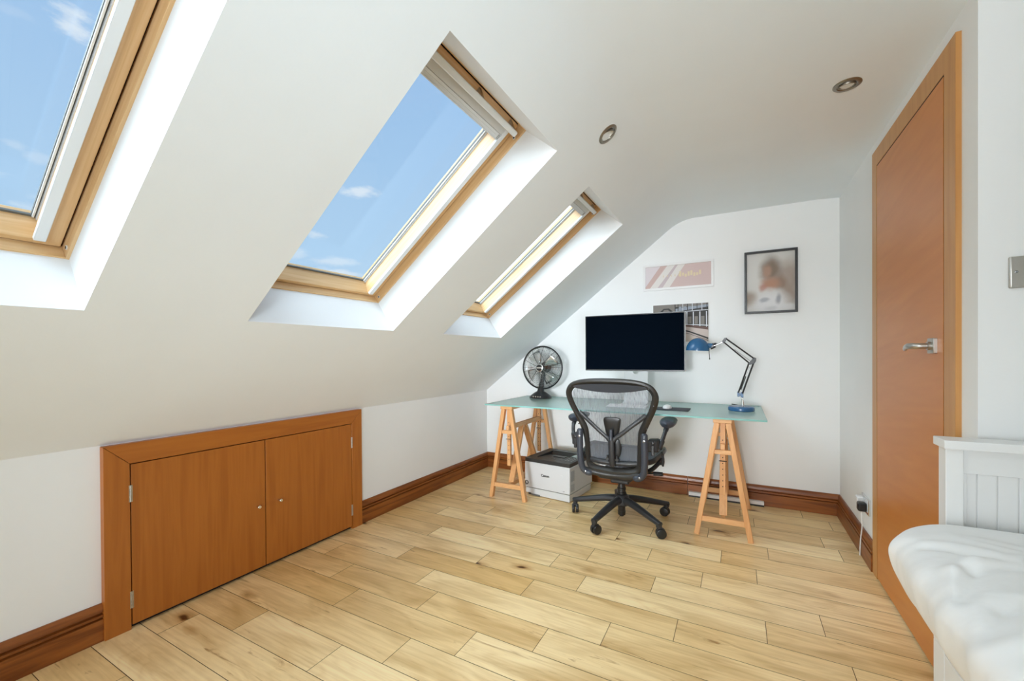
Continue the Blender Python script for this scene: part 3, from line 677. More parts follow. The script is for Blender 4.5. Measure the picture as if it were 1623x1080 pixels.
b.tube([(2.284, LY-.018, 1.048), (2.284, LY+.018, 1.048)], .006, 12); b.tube([(2.254, LY-.016, 1.034), (2.254, LY+.016, 1.034)], .005, 12)
obj('elbow', b, 'satin', R_, bevel=.0006)
for (p, q, r) in (((2.286, 1.064), (2.120, 1.201), .0048), ((2.256, 1.036), (2.106, 1.178), .0046)):
    for dy in (-.009, .009):
        b = B(); b.tube([(p[0], LY+dy, p[1]), (q[0], LY+dy, q[1])], r, 8); obj('upper_arm', b, 'black', R_, smooth=True)
b = B()
for dy in (-.003, .003):
    pts = [(2.262-(2.262-2.17)*k/159+.003*math.cos(k*.9), LY+dy+.003*math.sin(k*.9), 1.05+(1.128-1.05)*k/159+.0) for k in range(160)]; b.tube(pts, .0008, 4)
obj('spring', b, 'steel', R_, smooth=True)
b = B()
for dy in (-.012, .012):
    b.prism([(2.124, 1.207), (2.112, 1.207), (2.098, 1.186), (2.100, 1.172), (2.110, 1.170), (2.122, 1.192)], lambda x, z: Vector((x, LY+dy-.0015, z)), lambda x, z: Vector((x, LY+dy+.0015, z)))
b.tube([(2.112, LY-.013, 1.190), (2.112, LY+.013, 1.190)], .005, 12)
obj('head_joint', b, 'satin', R_, bevel=.0005)
b = B(); b.tube([(2.108, LY, 1.184), (2.075, LY, 1.166), (2.045, LY, 1.153)], [.006, .005, .006], 10); obj('head_rod', b, 'steel', R_, smooth=True)
b = B(); b.tube([(2.062, LY, 1.168), (2.036, LY, 1.166)], .007, 12); b.tube([(2.056, LY, 1.148), (2.026, LY, 1.137)], [.006, .009], 12); b.tube([(2.036, LY-.014, 1.152), (2.036, LY+.014, 1.152)], .009, 12); obj('pivot_knob', b, 'black', R_, smooth=True)
b = B(); b.tube([(2.040, LY, 1.155), (2.022, LY, 1.155), (1.990, LY, 1.157)], [.013, .017, .017], 20); obj('lamp_neck', b, 'blue', R_, smooth=True)
prof_ = [(.0765, 0), (.0765, .003)]+[(.075*math.cos(t), .004+.084*math.sin(t)) for t in [math.pi/2*k/14 for k in range(15)]]
prof_ = prof_[:-1]+[(0, .088)]+[(.0725*math.cos(t), .002+.082*math.sin(t)) for t in [math.pi/2*(14-k)/14 for k in range(1, 15)]]+[(.0765, 0)]
T_ = Matrix.Translation((1.944, LY, 1.122)) @ Matrix.Rotation(math.radians(3), 4, 'Y')
b = B(); b.lathe(prof_, 48, T_); sh = obj('lamp_shade', b, 'blue', R_, smooth=True)
b = B(); b.lathe([(.012, .05), (.014, .035), (.024, .02), (.026, .01), (.02, .002), (0, -.001)], 24, T_); obj('bulb', b, 'bulb', R_, smooth=True)
b = B(); b.tube([(2.014, LY, 1.142), (2.019, LY, 1.068)], .0022, 8); b.tube([(2.019, LY, 1.07), (2.0195, LY, 1.060)], .0035, 8); obj('adjusting_lever', b, 'satin', R_, smooth=True)
b = B(); b.tube(smooth_open([(2.205, LY+.075, ZD+.006), (2.24, 3.30, ZD+.004), (2.20, 3.44, ZD+.004), (2.15, 3.51, ZD+.004)], 6), .003, 8); obj('power_cord', b, 'black', R_, smooth=True)

# ------------------------------------------------------------------ fan
FX, FY, FZ, FR = .677, 3.36, .988, .186
R_ = thing('desk_fan', 'round black desk fan with chrome blades and wire guard at the left end', 'fan', (FX-.01, FY, ZD))
bx = FX-.018
b = B(); b.lathe([(0, 0), (.098, 0), (.102, .004), (.100, .012), (.085, .026), (.066, .040), (.050, .050), (.036, .058), (0, .062)], 40, Matrix.Translation((bx, FY+.0, ZD+.0002)) @ Matrix.Diagonal((1, .82, 1, 1))); fb = obj('base', b, 'black', R_, smooth=True)
b = B()
for k in range(4): b.tube([(bx-.03+k*.022, FY-.082, ZD+.018), (bx-.03+k*.022, FY-.088, ZD+.019)], .006, 10)
obj('speed_button', b, 'nickel', fb, smooth=True)
b = B(); b.tube([(bx, FY, ZD+.045), (bx+.003, FY+.005, .80), (bx+.008, FY+.02, .86), (bx+.012, FY+.03, .92), (FX-.005, FY+.04, .96)], [.034, .028, .020, .019, .022], 16); b.tube([(FX-.0, FY+.0, .92), (FX-.002, FY+.04, .95)], .014, 10); obj('neck', b, 'black', R_, smooth=True)
TF = Matrix.Translation((FX, FY, FZ)) @ Matrix.Rotation(math.radians(90), 4, 'X')   # local z -> -Y (towards the room)
b = B(); b.lathe([(0, -.115), (.035, -.110), (.048, -.09), (.05, -.05), (.045, -.03), (0, -.028)], 28, TF); obj('motor_housing', b, 'black', R_, smooth=True)
def circ(r, z, n=56): return [TF @ Vector((r*math.cos(2*math.pi*k/n), r*math.sin(2*math.pi*k/n), z)) for k in range(n)]
def gz(r): return .055-.055*(r/FR)**3      # front guard dome
b = B(); b.tube(circ(FR, 0), .0065, 8, closed=True); b.tube(circ(FR-.002, -.012), .005, 8, closed=True); obj('guard_rim', b, 'black', R_, smooth=True)
b = B(); b.tube(circ(FR-.010, .004), .0012, 5, closed=True)
for k in range(16): r = .046+k*.0086; b.tube(circ(r, gz(r), 48), .0009, 4, closed=True)
obj('front_guard', b, 'chrome', R_, smooth=True)
b = B()
for k in range(10):
    a = 2*math.pi*(k+.35)/10; b.tube([TF @ Vector((r*math.cos(a), r*math.sin(a), gz(r)+.001)) for r in (.030, .07, .11, .15, FR)], .0018, 5)
obj('guard_spokes', b, 'black', R_, smooth=True)
b = B()
for k in range(12): r = .05+k*.0115; b.tube(circ(r, -.085+.075*(r/FR)**3, 40), .0009, 4, closed=True)
for k in range(10):
    a = 2*math.pi*(k)/10; b.tube([TF @ Vector((r*math.cos(a), r*math.sin(a), -.086+.075*(r/FR)**3)) for r in (.030, .09, .15, FR)], .0016, 5)
obj('rear_guard', b, 'satin', R_, smooth=True)
b = B(); b.lathe([(0, -.02), (.024, -.02), (.028, .01), (.02, .02), (0, .022)], 20, TF); hub = obj('blade_hub', b, 'black', R_, smooth=True)
for k in range(4):
    a0 = math.radians(205)+k*math.pi/2
    rows = []
    for i in range(7):
        r = .022+.128*i/6; wd = .18+.42*math.sin(min(1, i/4)*math.pi/2)*.95; row = []
        for j in range(7):
            t = (j/6-.5); ang = a0+t*wd*1.35+.15*i/6; row.append(TF @ Vector((r*math.cos(ang), r*math.sin(ang), t*.035+.004)))
        rows.append(row)
    b = B(); b.strip(rows); obj('blade', b, 'chrome', R_, smooth=True, solid=.0012)
b = B(); b.lathe([(0, .056), (.034, .056), (.036, .060), (.033, .065), (.027, .066), (.0265, .063)], 36, TF); bd = obj('badge', b, 'chrome', R_, smooth=True)
b = B(); b.lathe([(.0265, .0634), (0, .0636)], 32, TF); obj('badge_face', b, 'black', bd)
b = B(); b.box(-.0245, .0245, -.006, .006, .0637, .0643, T=TF); obj('badge_band', b, 'nickel', bd)

# ------------------------------------------------------------------ printer
PR = math.radians(-6.8); PT = Matrix.Translation((.705, 2.952, 0)) @ Matrix.Rotation(PR, 4, 'Z')
def PB(b, x0, x1, y0, y1, z0, z1): return b.box(x0, x1, y0, y1, z0, z1, 0, PT)
R_ = thing('printer', 'white laser printer with black top standing on the floor under the desk', 'printer', (.9, 3.15, 0))
PWd, PDp = .395, .395
b = B(); PB(b, 0, PWd, 0, PDp, .062, .262); obj('body', b, 'print', R_, bevel=.006, seg=3)
b = B(); PB(b, .055, PWd-.005, .004, PDp-.02, .006, .058); PB(b, .005, PWd-.004, .006, PDp-.02, .018, .058); obj('paper_drawer', b, 'print', R_, bevel=.002)
b = B(); PB(b, .01, PWd-.01, .01, PDp-.01, .056, .064); obj('drawer_gap', b, 'dark', R_)
for fx in (.02, PWd-.07):
    for fy in (.02, PDp-.08): b = B(); PB(b, fx, fx+.05, fy, fy+.04, 0, .0175); obj('foot', b, 'rubber', R_)
b = B(); PB(b, .058, .135, .0, .012, .004, .0155); obj('tray_grip', b, 'greygask', R_, bevel=.001)
# black top with recessed sloping output tray
def P3(x, y, z): return PT @ Vector((x, y, z))
b = B(); zt_, zb = .290, .262
ox0, ox1, oy0, oy1 = .002, PWd-.002, .003, PDp-.002; ix0, ix1, iy0, iy1 = .065, .295, .075, .335
for A_, Bq in (((ox0, oy0), (ox1, oy0)), ((ox1, oy0), (ox1, oy1)), ((ox1, oy1), (ox0, oy1)), ((ox0, oy1), (ox0, oy0))):
    b.face([P3(*A_, zb), P3(*Bq, zb), P3(*Bq, zt_), P3(*A_, zt_)])
b.face([P3(ox0, oy0, zt_), P3(ox1, oy0, zt_), P3(ix1, iy0, zt_), P3(ix0, iy0, zt_)]); b.face([P3(ox1, oy0, zt_), P3(ox1, oy1, zt_), P3(ix1, iy1, zt_), P3(ix1, iy0, zt_)])
b.face([P3(ox1, oy1, zt_), P3(ox0, oy1, zt_), P3(ix0, iy1, zt_), P3(ix1, iy1, zt_)]); b.face([P3(ox0, oy1, zt_), P3(ox0, oy0, zt_), P3(ix0, iy0, zt_), P3(ix0, iy1, zt_)])
b.face([P3(ix0, iy0, zt_-.004), P3(ix1, iy0, zt_-.004), P3(ix1, iy1, .264), P3(ix0, iy1, .264)])
b.face([P3(ix0, iy0, zt_-.004), P3(ix0, iy1, .264), P3(ix0, iy1, zt_), P3(ix0, iy0, zt_)]); b.face([P3(ix1, iy0, zt_-.004), P3(ix1, iy1, .264), P3(ix1, iy1, zt_), P3(ix1, iy0, zt_)])
b.face([P3(ix0, iy1, .264), P3(ix1, iy1, .264), P3(ix1, iy1, zt_), P3(ix0, iy1, zt_)]); b.face([P3(ix0, iy0, zt_-.004), P3(ix1, iy0, zt_-.004), P3(ix1, iy0, zt_), P3(ix0, iy0, zt_)])
bmesh.ops.remove_doubles(b.bm, verts=b.bm.verts, dist=1e-5)
tp = obj('top_cover', b, 'printtop', R_)
b = B(); b.hexa([P3(ix0+.005, iy1-.05, .267), P3(ix1-.005, iy1-.05, .267), P3(ix1-.005, iy1, .265), P3(ix0+.005, iy1, .265), P3(ix0+.005, iy1-.05, .270), P3(ix1-.005, iy1-.05, .270), P3(ix1-.005, iy1, .288), P3(ix0+.005, iy1, .288)]); obj('paper_exit', b, 'black', tp)
b = B(); PB(b, .175, .215, .10, .13, .281, .285); PB(b, .15, .25, .19, .24, .276, .281); obj('paper_stop', b, 'black', tp, bevel=.002)
b = B(); PB(b, .305, .375, .215, .265, .289, .296); obj('display', b, mat('display glass', (.35, .42, .42), .15), tp, bevel=.002)
b = B()
for i in range(3):
    for j in range(4): PB(b, .308+i*.024, .322+i*.024, .085+j*.03, .096+j*.03, .289, .2925)
obj('buttons', b, 'vent', tp, bevel=.001)
for z0, z1 in ((.080, .135), (.155, .235)):
    b = B()
    for k in range(int((z1-z0)/.006)):
        for j in range(9): PB(b, PWd-.001, PWd+.0012, .02+j*.0065, .0235+j*.0065, z0+k*.006, z0+k*.006+.003)
    obj('side_vent', b, 'vent', R_)
def text(s, size, M4, m_, parent, name='logo', ext=.0006, bold=0):
    cu = bpy.data.curves.new(name, 'FONT'); cu.body = s; cu.size = size; cu.extrude = ext; cu.align_x = 'CENTER'; cu.align_y = 'CENTER'; cu.offset = bold
    to = bpy.data.objects.new(name+'_tmp', cu); C.objects.link(to); bpy.context.view_layer.update()
    me_ = bpy.data.meshes.new_from_object(to.evaluated_get(bpy.context.evaluated_depsgraph_get())); bpy.data.objects.remove(to)
    me_.transform(M4); me_.name = name; me_.materials.clear(); me_.materials.append(M[m_])
    o = bpy.data.objects.new(name, me_); C.objects.link(o); o.parent = parent; o.matrix_parent_inverse = Matrix.Translation(-Vector(parent.location)) if parent.type == 'EMPTY' else Matrix(); return o
RX = Matrix.Rotation(math.radians(90), 4, 'X')
text('Canon', .026, PT @ Matrix.Translation((.185, -.0008, .172)) @ RX @ Matrix.Diagonal((1.05, 1, 1, 1)), 'black', R_, bold=.0007)
text('LBP', .010, PT @ Matrix.Translation((.345, -.0006, .080)) @ RX, 'vent', R_, 'model_mark')
b = B(); b.tube([PT @ Vector((.018+.0135*math.cos(a), -.001, .098+.0135*math.sin(a))) for a in [2*math.pi*k/20 for k in range(20)]], .0028, 8, closed=True); obj('power_button', b, 'black', R_, smooth=True)
b = B(); PB(b, .318, .336, -.001, .001, .180, .198); obj('front_badge', b, mat('pale grey mark', (.62, .63, .64), .4), R_)

# ------------------------------------------------------------------ cable box behind right trestle
R_ = thing('cable_duct', 'white slim bar lying on the floor along the back skirting behind the right trestle', 'cable duct', (2.1, 3.49, 0))
b = B(); b.box(1.853, 2.352, 3.474, 3.506, .012, .036); obj('duct_body', b, 'white', R_, bevel=.002)
b = B(); b.box(1.853, 2.352, 3.478, 3.507, 0, .012); obj('duct_shadow', b, 'black', R_)  # black strip stands for the shadow under the bar

# ------------------------------------------------------------------ pictures on the back wall
def ring_frame(b, x0, x1, z0, z1, t, y0, y1):
    b.box(x0, x1, y0, y1, z1-t, z1); b.box(x0, x1, y0, y1, z0, z0+t); b.box(x0, x0+t, y0, y1, z0+t, z1-t); b.box(x1-t, x1, y0, y1, z0+t, z1-t)
R_ = thing('pink_print', 'long white-framed pink print with pale diagonal stripes, above the monitor', 'picture', (1.77, D, 1.715))
x0, x1, z0, z1 = 1.513, 2.032, 1.611, 1.820
b = B(); ring_frame(b, x0, x1, z0, z1, .018, D-.022, D); obj('picture_frame', b, 'white', R_, bevel=.0015)
pk = [mat('print '+n_, c_, .5) for n_, c_ in (('pink', (.60, .46, .44)), ('pale', (.68, .62, .64)), ('cream', (.72, .69, .66)), ('mauve', (.55, .46, .48)), ('gold', (.70, .60, .38)), ('rose', (.56, .40, .37)))]
b = B(); px0, px1, pz0, pz1, py = x0+.018, x1-.018, z0+.018, z1-.018, D-.012
b.face([(px0, py, pz0), (px1, py, pz0), (px1, py, pz1), (px0, py, pz1)], 0)
wd, ht = px1-px0, pz1-pz0
def dia(a0, a1, sl, mi, dy):   # diagonal stripe between a0..a1 (bottom x fraction), sl = shift at top, clipped
    import mathutils
    poly = [(a0, 0), (a1, 0), (a1+sl, 1), (a0+sl, 1)]
    def clip(pl, ins, inter):
        r = []
        for i in range(len(pl)):
            p, q = pl[i-1], pl[i]
            if ins(q):
                if not ins(p): r.append(inter(p, q))
                r.append(q)
            elif ins(p): r.append(inter(p, q))
        return r
    poly = clip(poly, lambda p: p[0] >= 0, lambda p, q: (0, p[1]+(q[1]-p[1])*(0-p[0])/(q[0]-p[0])))
    if poly: b.face([(px0+p[0]*wd, py-dy, pz0+p[1]*ht) for p in poly], mi)
dia(-.5, .02, .26, 1, .0003); dia(.02-.04, .07, .26, 5, .0005); dia(.07, .19, .28, 2, .0006); dia(.19, .27, .28, 3, .0007); dia(.27, .38, .24, 2, .0008)
nf = len(b.bm.faces)
for k, wv in enumerate((.10, .05, .07, .04, .09, .06, .08, .05)):
    xk = px0+wd*(.53+k*.042); b.box(xk, xk+wd*.030, py-.0014, py-.0010, pz0+ht*(.45+.03*math.sin(k*2.1)), pz0+ht*(.62+.07*math.cos(k*1.7)))
for k in range(5):
    xk = px0+wd*(.28+k*.06); b.box(xk, xk+wd*.012, py-.0014, py-.0010, pz0+ht*(.48), pz0+ht*(.56))
b.bm.faces.ensure_lookup_table()
for f in b.bm.faces[nf:]: f.material_index = 4
obj('print_sheet', b, pk, R_)

R_ = thing('black_framed_portrait', 'black-framed blurred portrait photograph hanging on the back wall near the door', 'picture', (2.4, D, 1.61))
x0, x1, z0, z1 = 2.234, 2.5585, 1.388, 1.837
b = B(); ring_frame(b, x0, x1, z0, z1, .0155, D-.028, D); obj('picture_frame', b, 'black', R_, bevel=.001)
pm = mat('portrait photograph', (.6, .6, .58), .5); n, l, bb = nodes(pm)
t = n.new('ShaderNodeTexCoord')
prev = None
blobs = [((2.33, 1.76), (.22, .30), (.62, .61, .585), 1), ((2.50, 1.62), (.085, .16), (.30, .22, .17), .8), ((2.40, 1.70), (.075, .105), (.20, .145, .105), 1), ((2.455, 1.60), (.05, .06), (.24, .15, .105), .8),
         ((2.395, 1.60), (.065, .055), (.42, .22, .14), 1), ((2.375, 1.69), (.033, .055), (.40, .24, .17), .9), ((2.35, 1.575), (.03, .03), (.42, .17, .12), .7),
         ((2.27, 1.50), (.055, .06), (.28, .21, .15), .85), ((2.51, 1.50), (.05, .10), (.30, .22, .17), .7), ((2.40, 1.46), (.12, .10), (.66, .66, .67), 1),
         ((2.36, 1.485), (.035, .02), (.26, .27, .32), .7), ((2.445, 1.485), (.022, .04), (.22, .22, .26), .75), ((2.40, 1.425), (.05, .02), (.42, .43, .45), .5), ((2.50, 1.43), (.05, .03), (.62, .62, .62), .8)]
base = n.new('ShaderNodeRGB'); base.outputs[0].default_value = (.56, .55, .52, 1); prev = base.outputs[0]
nzz = n.new('ShaderNodeTexNoise'); nzz.inputs['Scale'].default_value = 14; l.new(t.outputs['Object'], nzz.inputs['Vector'])
sb = n.new('ShaderNodeVectorMath'); sb.operation = 'SCALE'; sb.inputs['Scale'].default_value = .035; l.new(nzz.outputs['Color'], sb.inputs[0])
av = n.new('ShaderNodeVectorMath'); l.new(t.outputs['Object'], av.inputs[0]); l.new(sb.outputs[0], av.inputs[1])
for (cx, cz), (rx, rz), col, am in blobs:
    mp_ = n.new('ShaderNodeMapping'); mp_.inputs['Location'].default_value = (-(cx+.0175)/rx, 0, -(cz+.0175)/rz); mp_.inputs['Scale'].default_value = (1/rx, 0, 1/rz)
    l.new(av.outputs[0], mp_.inputs[0]); ln = n.new('ShaderNodeVectorMath'); ln.operation = 'LENGTH'; l.new(mp_.outputs[0], ln.inputs[0])
    m_ = n.new('ShaderNodeMapRange'); m_.interpolation_type = 'SMOOTHSTEP'; l.new(ln.outputs['Value'], m_.inputs[0]); m_.inputs[1].default_value = .35; m_.inputs[2].default_value = 1.25; m_.inputs[3].default_value = am; m_.inputs[4].default_value = 0
    q = n.new('ShaderNodeMix'); q.data_type = 'RGBA'; l.new(m_.outputs[0], q.inputs[0]); l.new(prev, q.inputs[6]); q.inputs[7].default_value = (*col, 1); prev = q.outputs[2]
l.new(prev, bb.inputs['Base Color'])
b = B(); b.box(x0+.0155, x1-.0155, D-.010, D-.006, z0+.0155, z1-.0155)
ph = obj('photograph', b, pm, R_)

R_ = thing('street_canvas', 'unframed canvas of a street scene with railings, partly behind the monitor', 'picture', (1.79, D, 1.34))
x0, x1, z0, z1 = 1.591, 1.993, 1.195, 1.490
b = B(); b.box(x0, x1, D-.018, D, z0, z1); obj('canvas', b, 'white', R_)
cm = [mat('canvas '+n_, c_, .6) for n_, c_ in (('pavement', (.55, .46, .42)), ('dark', (.035, .032, .03)), ('stone', (.20, .18, .16)), ('light', (.60, .62, .66)), ('brown', (.13, .07, .055)), ('blue grey', (.28, .32, .38)), ('sand', (.60, .50, .43)))]
b = B(); yy = D-.0185; cw, ch = x1-x0, z1-z0; lay = [0]
def q4(pts, mi):
    lay[0] += 1; b.face([(x0+min(1, p[0])*cw, yy-.00004*lay[0], z0+p[1]*ch) for p in pts], mi)
q4([(0, 0), (1, 0), (1, 1), (0, 1)], 0)
q4([(0, .62), (.45, .55), (.45, 1), (0, 1)], 2)
q4([(.42, .42), (1, .36), (1, 1), (.40, 1)], 1)
q4([(0, .45), (.6, .46), (1, .37), (1, .30), (.6, .40), (0, .42)], 4)
q4([(.42, .93), (1, .90), (1, 1), (.42, 1)], 2)
q4([(.42, .80), (1, .90), (1, .96), (.42, .88)], 5)
q4([(.42, .78), (1, .81), (1, .83), (.42, .80)], 3)
for k in range(7):
    xk = .46+k*.085; q4([(xk, .82), (xk+.012, .82), (xk+.012, 1), (xk, 1)], 3 if k % 2 else 1)
    q4([(xk+.02, .85+.01*k), (xk+.07, .85+.01*k), (xk+.07, .93), (xk+.02, .93)], 5)
for k in range(5):
    xk = .50+k*.115; q4([(xk, .46-.02*k), (xk+.020, .46-.02*k), (xk+.020, .78), (xk, .78)], 3)
    q4([(xk+.03, .50-.02*k), (xk+.09, .50-.02*k), (xk+.09, .66), (xk+.03, .66)], 2)
q4([(.42, .47), (1, .40), (1, .425), (.42, .49)], 3)
q4([(.10, .55), (.40, .52), (.38, .80), (.30, .90), (.20, .90), (.12, .80)], 1)
q4([(.14, .58), (.36, .56), (.34, .78), (.28, .86), (.21, .86), (.16, .78)], 2)
q4([(0, .52), (.66, .285), (1, .10), (1, .055), (.66, .25), (0, .50)], 1)
q4([(0, .47), (.66, .215), (1, .03), (1, .018), (.66, .205), (0, .46)], 1)
q4([(0, 0), (.95, 0), (.66, .17), (0, .42)], 6)
obj('canvas_picture', b, cm, R_)

# ------------------------------------------------------------------ office chair
HX, HY = 1.506, 2.79
R_ = thing('office_chair', 'graphite mesh-backed office chair on castors with its back to the room', 'chair', (HX, HY, 0))
def yb(z): return 2.575-.10*max(0, (z-.40))/.55+.06*math.sin(max(0, min(1, (z-.36)/.6))*math.pi)*.6     # back profile
# outer and inner outline (half)
outh = [(0, .957), (.12, .953), (.20, .940), (.252, .915), (.280, .870), (.281, .825), (.262, .765), (.232, .700), (.205, .640), (.188, .58), (.180, .50), (.176, .43), (.165, .385), (.13, .362), (.06, .356), (0, .354)]
inh = [(0, .918), (.11, .916), (.18, .908), (.218, .893), (.240, .865), (.241, .830), (.220, .765), (.186, .700), (.158, .640), (.150, .58), (.146, .50), (.143, .44), (.135, .415), (.11, .402), (.05, .397), (0, .395)]
def full(h): return [Vector((x, 0, z)) for x, z in h]+[Vector((-x, 0, z)) for x, z in h[-2:0:-1]]
oL, iL = smooth_closed(full(outh), 4), smooth_closed(full(inh), 4)
b = B(); m_ = len(oL); V = []
for k in range(m_):
    O, I = oL[k], iL[k]; Mi = (O+I)/2
    lst = []
    for P_, dy in ((O, 0), (O*.8+I*.2, -.014), (Mi, -.019), (O*.15+I*.85, -.010), (I, .002), (I*.8+O*.2, .012), (O*.9+I*.1, .012)):
        lst.append(b.bm.verts.new((HX+P_.x, yb(P_.z)+dy, P_.z)))
    V.append(lst)
for k in range(m_):
    A_, Q_ = V[k], V[(k+1) % m_]
    for j in range(7): b.bm.faces.new((A_[j], A_[(j+1) % 7], Q_[(j+1) % 7], Q_[j]))
obj('back_frame', b, 'frame', R_, smooth=True)
# mesh surface
b = B(); rows = []
zs = [.396+(.918-.396)*k/26 for k in range(27)]
def inw(z):
    for (xa_, za_), (xb_, zb_) in zip(inh, inh[1:]):
        if zb_ <= z <= za_ and za_ > zb_: return xb_+(xa_-xb_)*(z-zb_)/(za_-zb_)
    return 0
for z in zs:
    w_ = max(.004, inw(min(.9175, max(.3955, z)))); rows.append([Vector((HX+w_*t, yb(z)+.004+.010*(1-t*t), z)) for t in [-1+k/6 for k in range(13)]])
b.strip(rows); obj('back_mesh', b, 'mesh', R_, smooth=True)
# head band of the frame (dark panel hanging below the top bar)
b = B(); rows = []
for k in range(25):
    t = -1+k/12; x = .222*t; zt2 = .922-.012*t*t; zb2 = .882+.012*math.cos(t*math.pi)*-1+.0; zb2 = .868+.026*t*t
    if zb2 > zt2-.004: zb2 = zt2-.004
    rows.append([Vector((HX+x, yb(zt2)-.012, zt2)), Vector((HX+x, yb(zb2)-.018, (zt2+zb2)/2)), Vector((HX+x, yb(zb2)-.006, zb2)), Vector((HX+x, yb(zb2)+.004, (zt2+zb2)/2)), Vector((HX+x, yb(zt2)+.003, zt2))])
b.strip(rows); obj('head_band', b, 'slate', R_, smooth=True)
for sx, sz in ((-.255, .80), (.255, .80), (0, .938), (-.235, .9), (.235, .9), (.21, .66), (-.21, .66)):
    b = B(); b.lathe([(.0045, 0), (.004, .0015), (0, .001)], 12, Matrix.Translation((HX+sx, yb(sz)-.0175, sz)) @ RX); obj('frame_screw', b, 'black', R_)
# spine: Y shape
def spt(x, z, dy=-.03): return (HX+x, yb(z)+dy, z)
for s in (-1, 1):
    b = B(); b.tube(smooth_open([spt(s*.205, .738, -.006), spt(s*.165, .703, -.014), spt(s*.115, .662, -.026), spt(s*.060, .615, -.034), spt(s*.018, .582, -.038), spt(0, .555, -.038)], 5), [.013]*8+[.0125]*12+[.015]*6, 12, ref=(0, 1, 0), sq=.55); obj('spine_arm', b, 'satin', R_, smooth=True)
b = B(); b.tube(smooth_open([spt(0, .590, -.038), spt(0, .54, -.040), spt(0, .46, -.036), spt(0, .405, -.024)], 5), [.022, .020, .019]+[.0185]*10+[.019, .017, .012], 14, ref=(0, 1, 0), sq=.55); obj('spine_stem', b, 'satin', R_, smooth=True)
b = B(); b.tube([spt(0, .575, -.042), spt(0, .64, -.034)], [.012, .010], 12, ref=(0, 1, 0)); obj('spine_bolt', b, 'slate', R_, smooth=True)
def padshape(pts, dy, th, name):
    b = B(); L_ = smooth_closed([Vector((x, 0, z)) for x, z in pts], 5); c_ = sum(L_, Vector())/len(L_)
    rings = []
    for f, d in ((1, 0), (.96, -th*.6), (.8, -th), (.4, -th*1.1)):
        rings.append([b.bm.verts.new((HX+c_.x+(p.x-c_.x)*f, yb(c_.z+(p.z-c_.z)*f)+dy+d, c_.z+(p.z-c_.z)*f)) for p in L_])
    for A_, Q_ in zip(rings, rings[1:]):
        for k in range(len(L_)): b.bm.faces.new((A_[k], A_[(k+1) % len(L_)], Q_[(k+1) % len(L_)], Q_[k]))
    b.bm.faces.new(rings[-1]); b.bm.faces.new(rings[0][::-1]); obj(name, b, 'black', R_, smooth=True)
padshape([(-.050, .705), (0, .714), (.050, .708), (.052, .680), (.042, .630), (.030, .585), (0, .575), (-.032, .588), (-.046, .640)], -.004, .010, 'lumbar_pad')
padshape([(-.02, .585), (.03, .585), (.048, .55), (.050, .50), (.035, .46), (0, .45), (-.015, .50)], -.004, .010, 'sacral_pad')
for s in (-1, 1):
    b = B(); b.tube([(HX+s*.030, yb(.45)-.028, .452), (HX+s*.030, yb(.45)-.005, .452)], .010, 12); b.tube([(HX+s*.030, yb(.45)-.020, .44), (HX+s*.030, yb(.45)-.020, .475)], .006, 10); obj('adjuster_clip', b, 'black', R_, smooth=True)
# side uprights and lower yoke
for s in (-1, 1):
    b = B(); pts = [(HX+s*.197, 2.535, .632), (HX+s*.198, 2.532, .60), (HX+s*.199, 2.535, .52), (HX+s*.197, 2.540, .44), (HX+s*.188, 2.548, .385), (HX+s*.165, 2.556, .358), (HX+s*.13, 2.562, .350)]
    L_ = smooth_open(pts, 5); b.tube(L_, [.012, .017]+[.020]*(len(L_)-4)+[.018, .014], 14, ref=(0, 1, 0), sq=1.0); obj('side_upright', b, 'slate', R_, smooth=True)
    for z, x in ((.588, .198), (.362, .168)):
        b = B(); b.lathe([(.008, 0), (.008, .004), (.003, .005), (.003, .003), (0, .003)], 14, Matrix.Translation((HX+s*x, 2.515 if z > .5 else 2.539, z)) @ RX); obj('upright_bolt', b, 'steel', R_, smooth=True)
b = B(); b.tube(smooth_open([(HX-.175, 2.56, .368), (HX-.09, 2.575, .352), (HX, 2.58, .348), (HX+.09, 2.575, .352), (HX+.175, 2.56, .368)], 5), .020, 12, ref=(0, 1, 0), sq=.8); obj('yoke', b, 'frame', R_, smooth=True)
# arms
for s in (-1, 1):
    b = B(); b.hexa([Vector((HX+s*a, y, z)) for a, y, z in ((.208, 2.545, .520), (.268, 2.575, .515), (.268, 2.655, .515), (.208, 2.62, .520), (.208, 2.545, .590), (.268, 2.575, .590), (.268, 2.655, .590), (.208, 2.62, .590))]); ab = obj('arm_bracket', b, 'satin', R_, bevel=.010, seg=3)
    b = B(); b.box(min(HX+s*.232, HX+s*.248), max(HX+s*.232, HX+s*.248), 2.556, 2.575, .500, .560); b.lathe([(0, .006), (.009, .004), (.010, 0)], 14, Matrix.Translation((HX+s*.240, 2.562, .572)) @ RX); obj('arm_latch', b, 'black', ab, bevel=.002)
    b = B(); b.tube(smooth_open([(HX+s*.262, 2.62, .53), (HX+s*.280, 2.64, .575), (HX+s*.292, 2.67, .62), (HX+s*.298, 2.715, .65)], 5), [.017]*6+[.012]*6+[.015]*4, 12, ref=(0, 1, 0), sq=.8); obj('arm_post', b, 'satin', R_, smooth=True)
    b = B(); rows = []
    cx_ = HX+s*.302
    for k in range(15):
        t = k/14; y = 2.665+.28*t; wv = .050*(1-abs(2*t-1)**3.2)**.5+.0005; h = .026*(1-.35*t)*(1-abs(2*t-1)**4)**.5+.0005
        rows.append([Vector((cx_+wv*math.cos(a)-s*.012*t, y, .674+h*math.sin(a)*(1 if math.sin(a) > 0 else 1.45))) for a in [2*math.pi*j/16 for j in range(17)]])
    b.strip(rows); bmesh.ops.remove_doubles(b.bm, verts=b.bm.verts, dist=1e-5); obj('arm_pad', b, 'slate', R_, smooth=True)
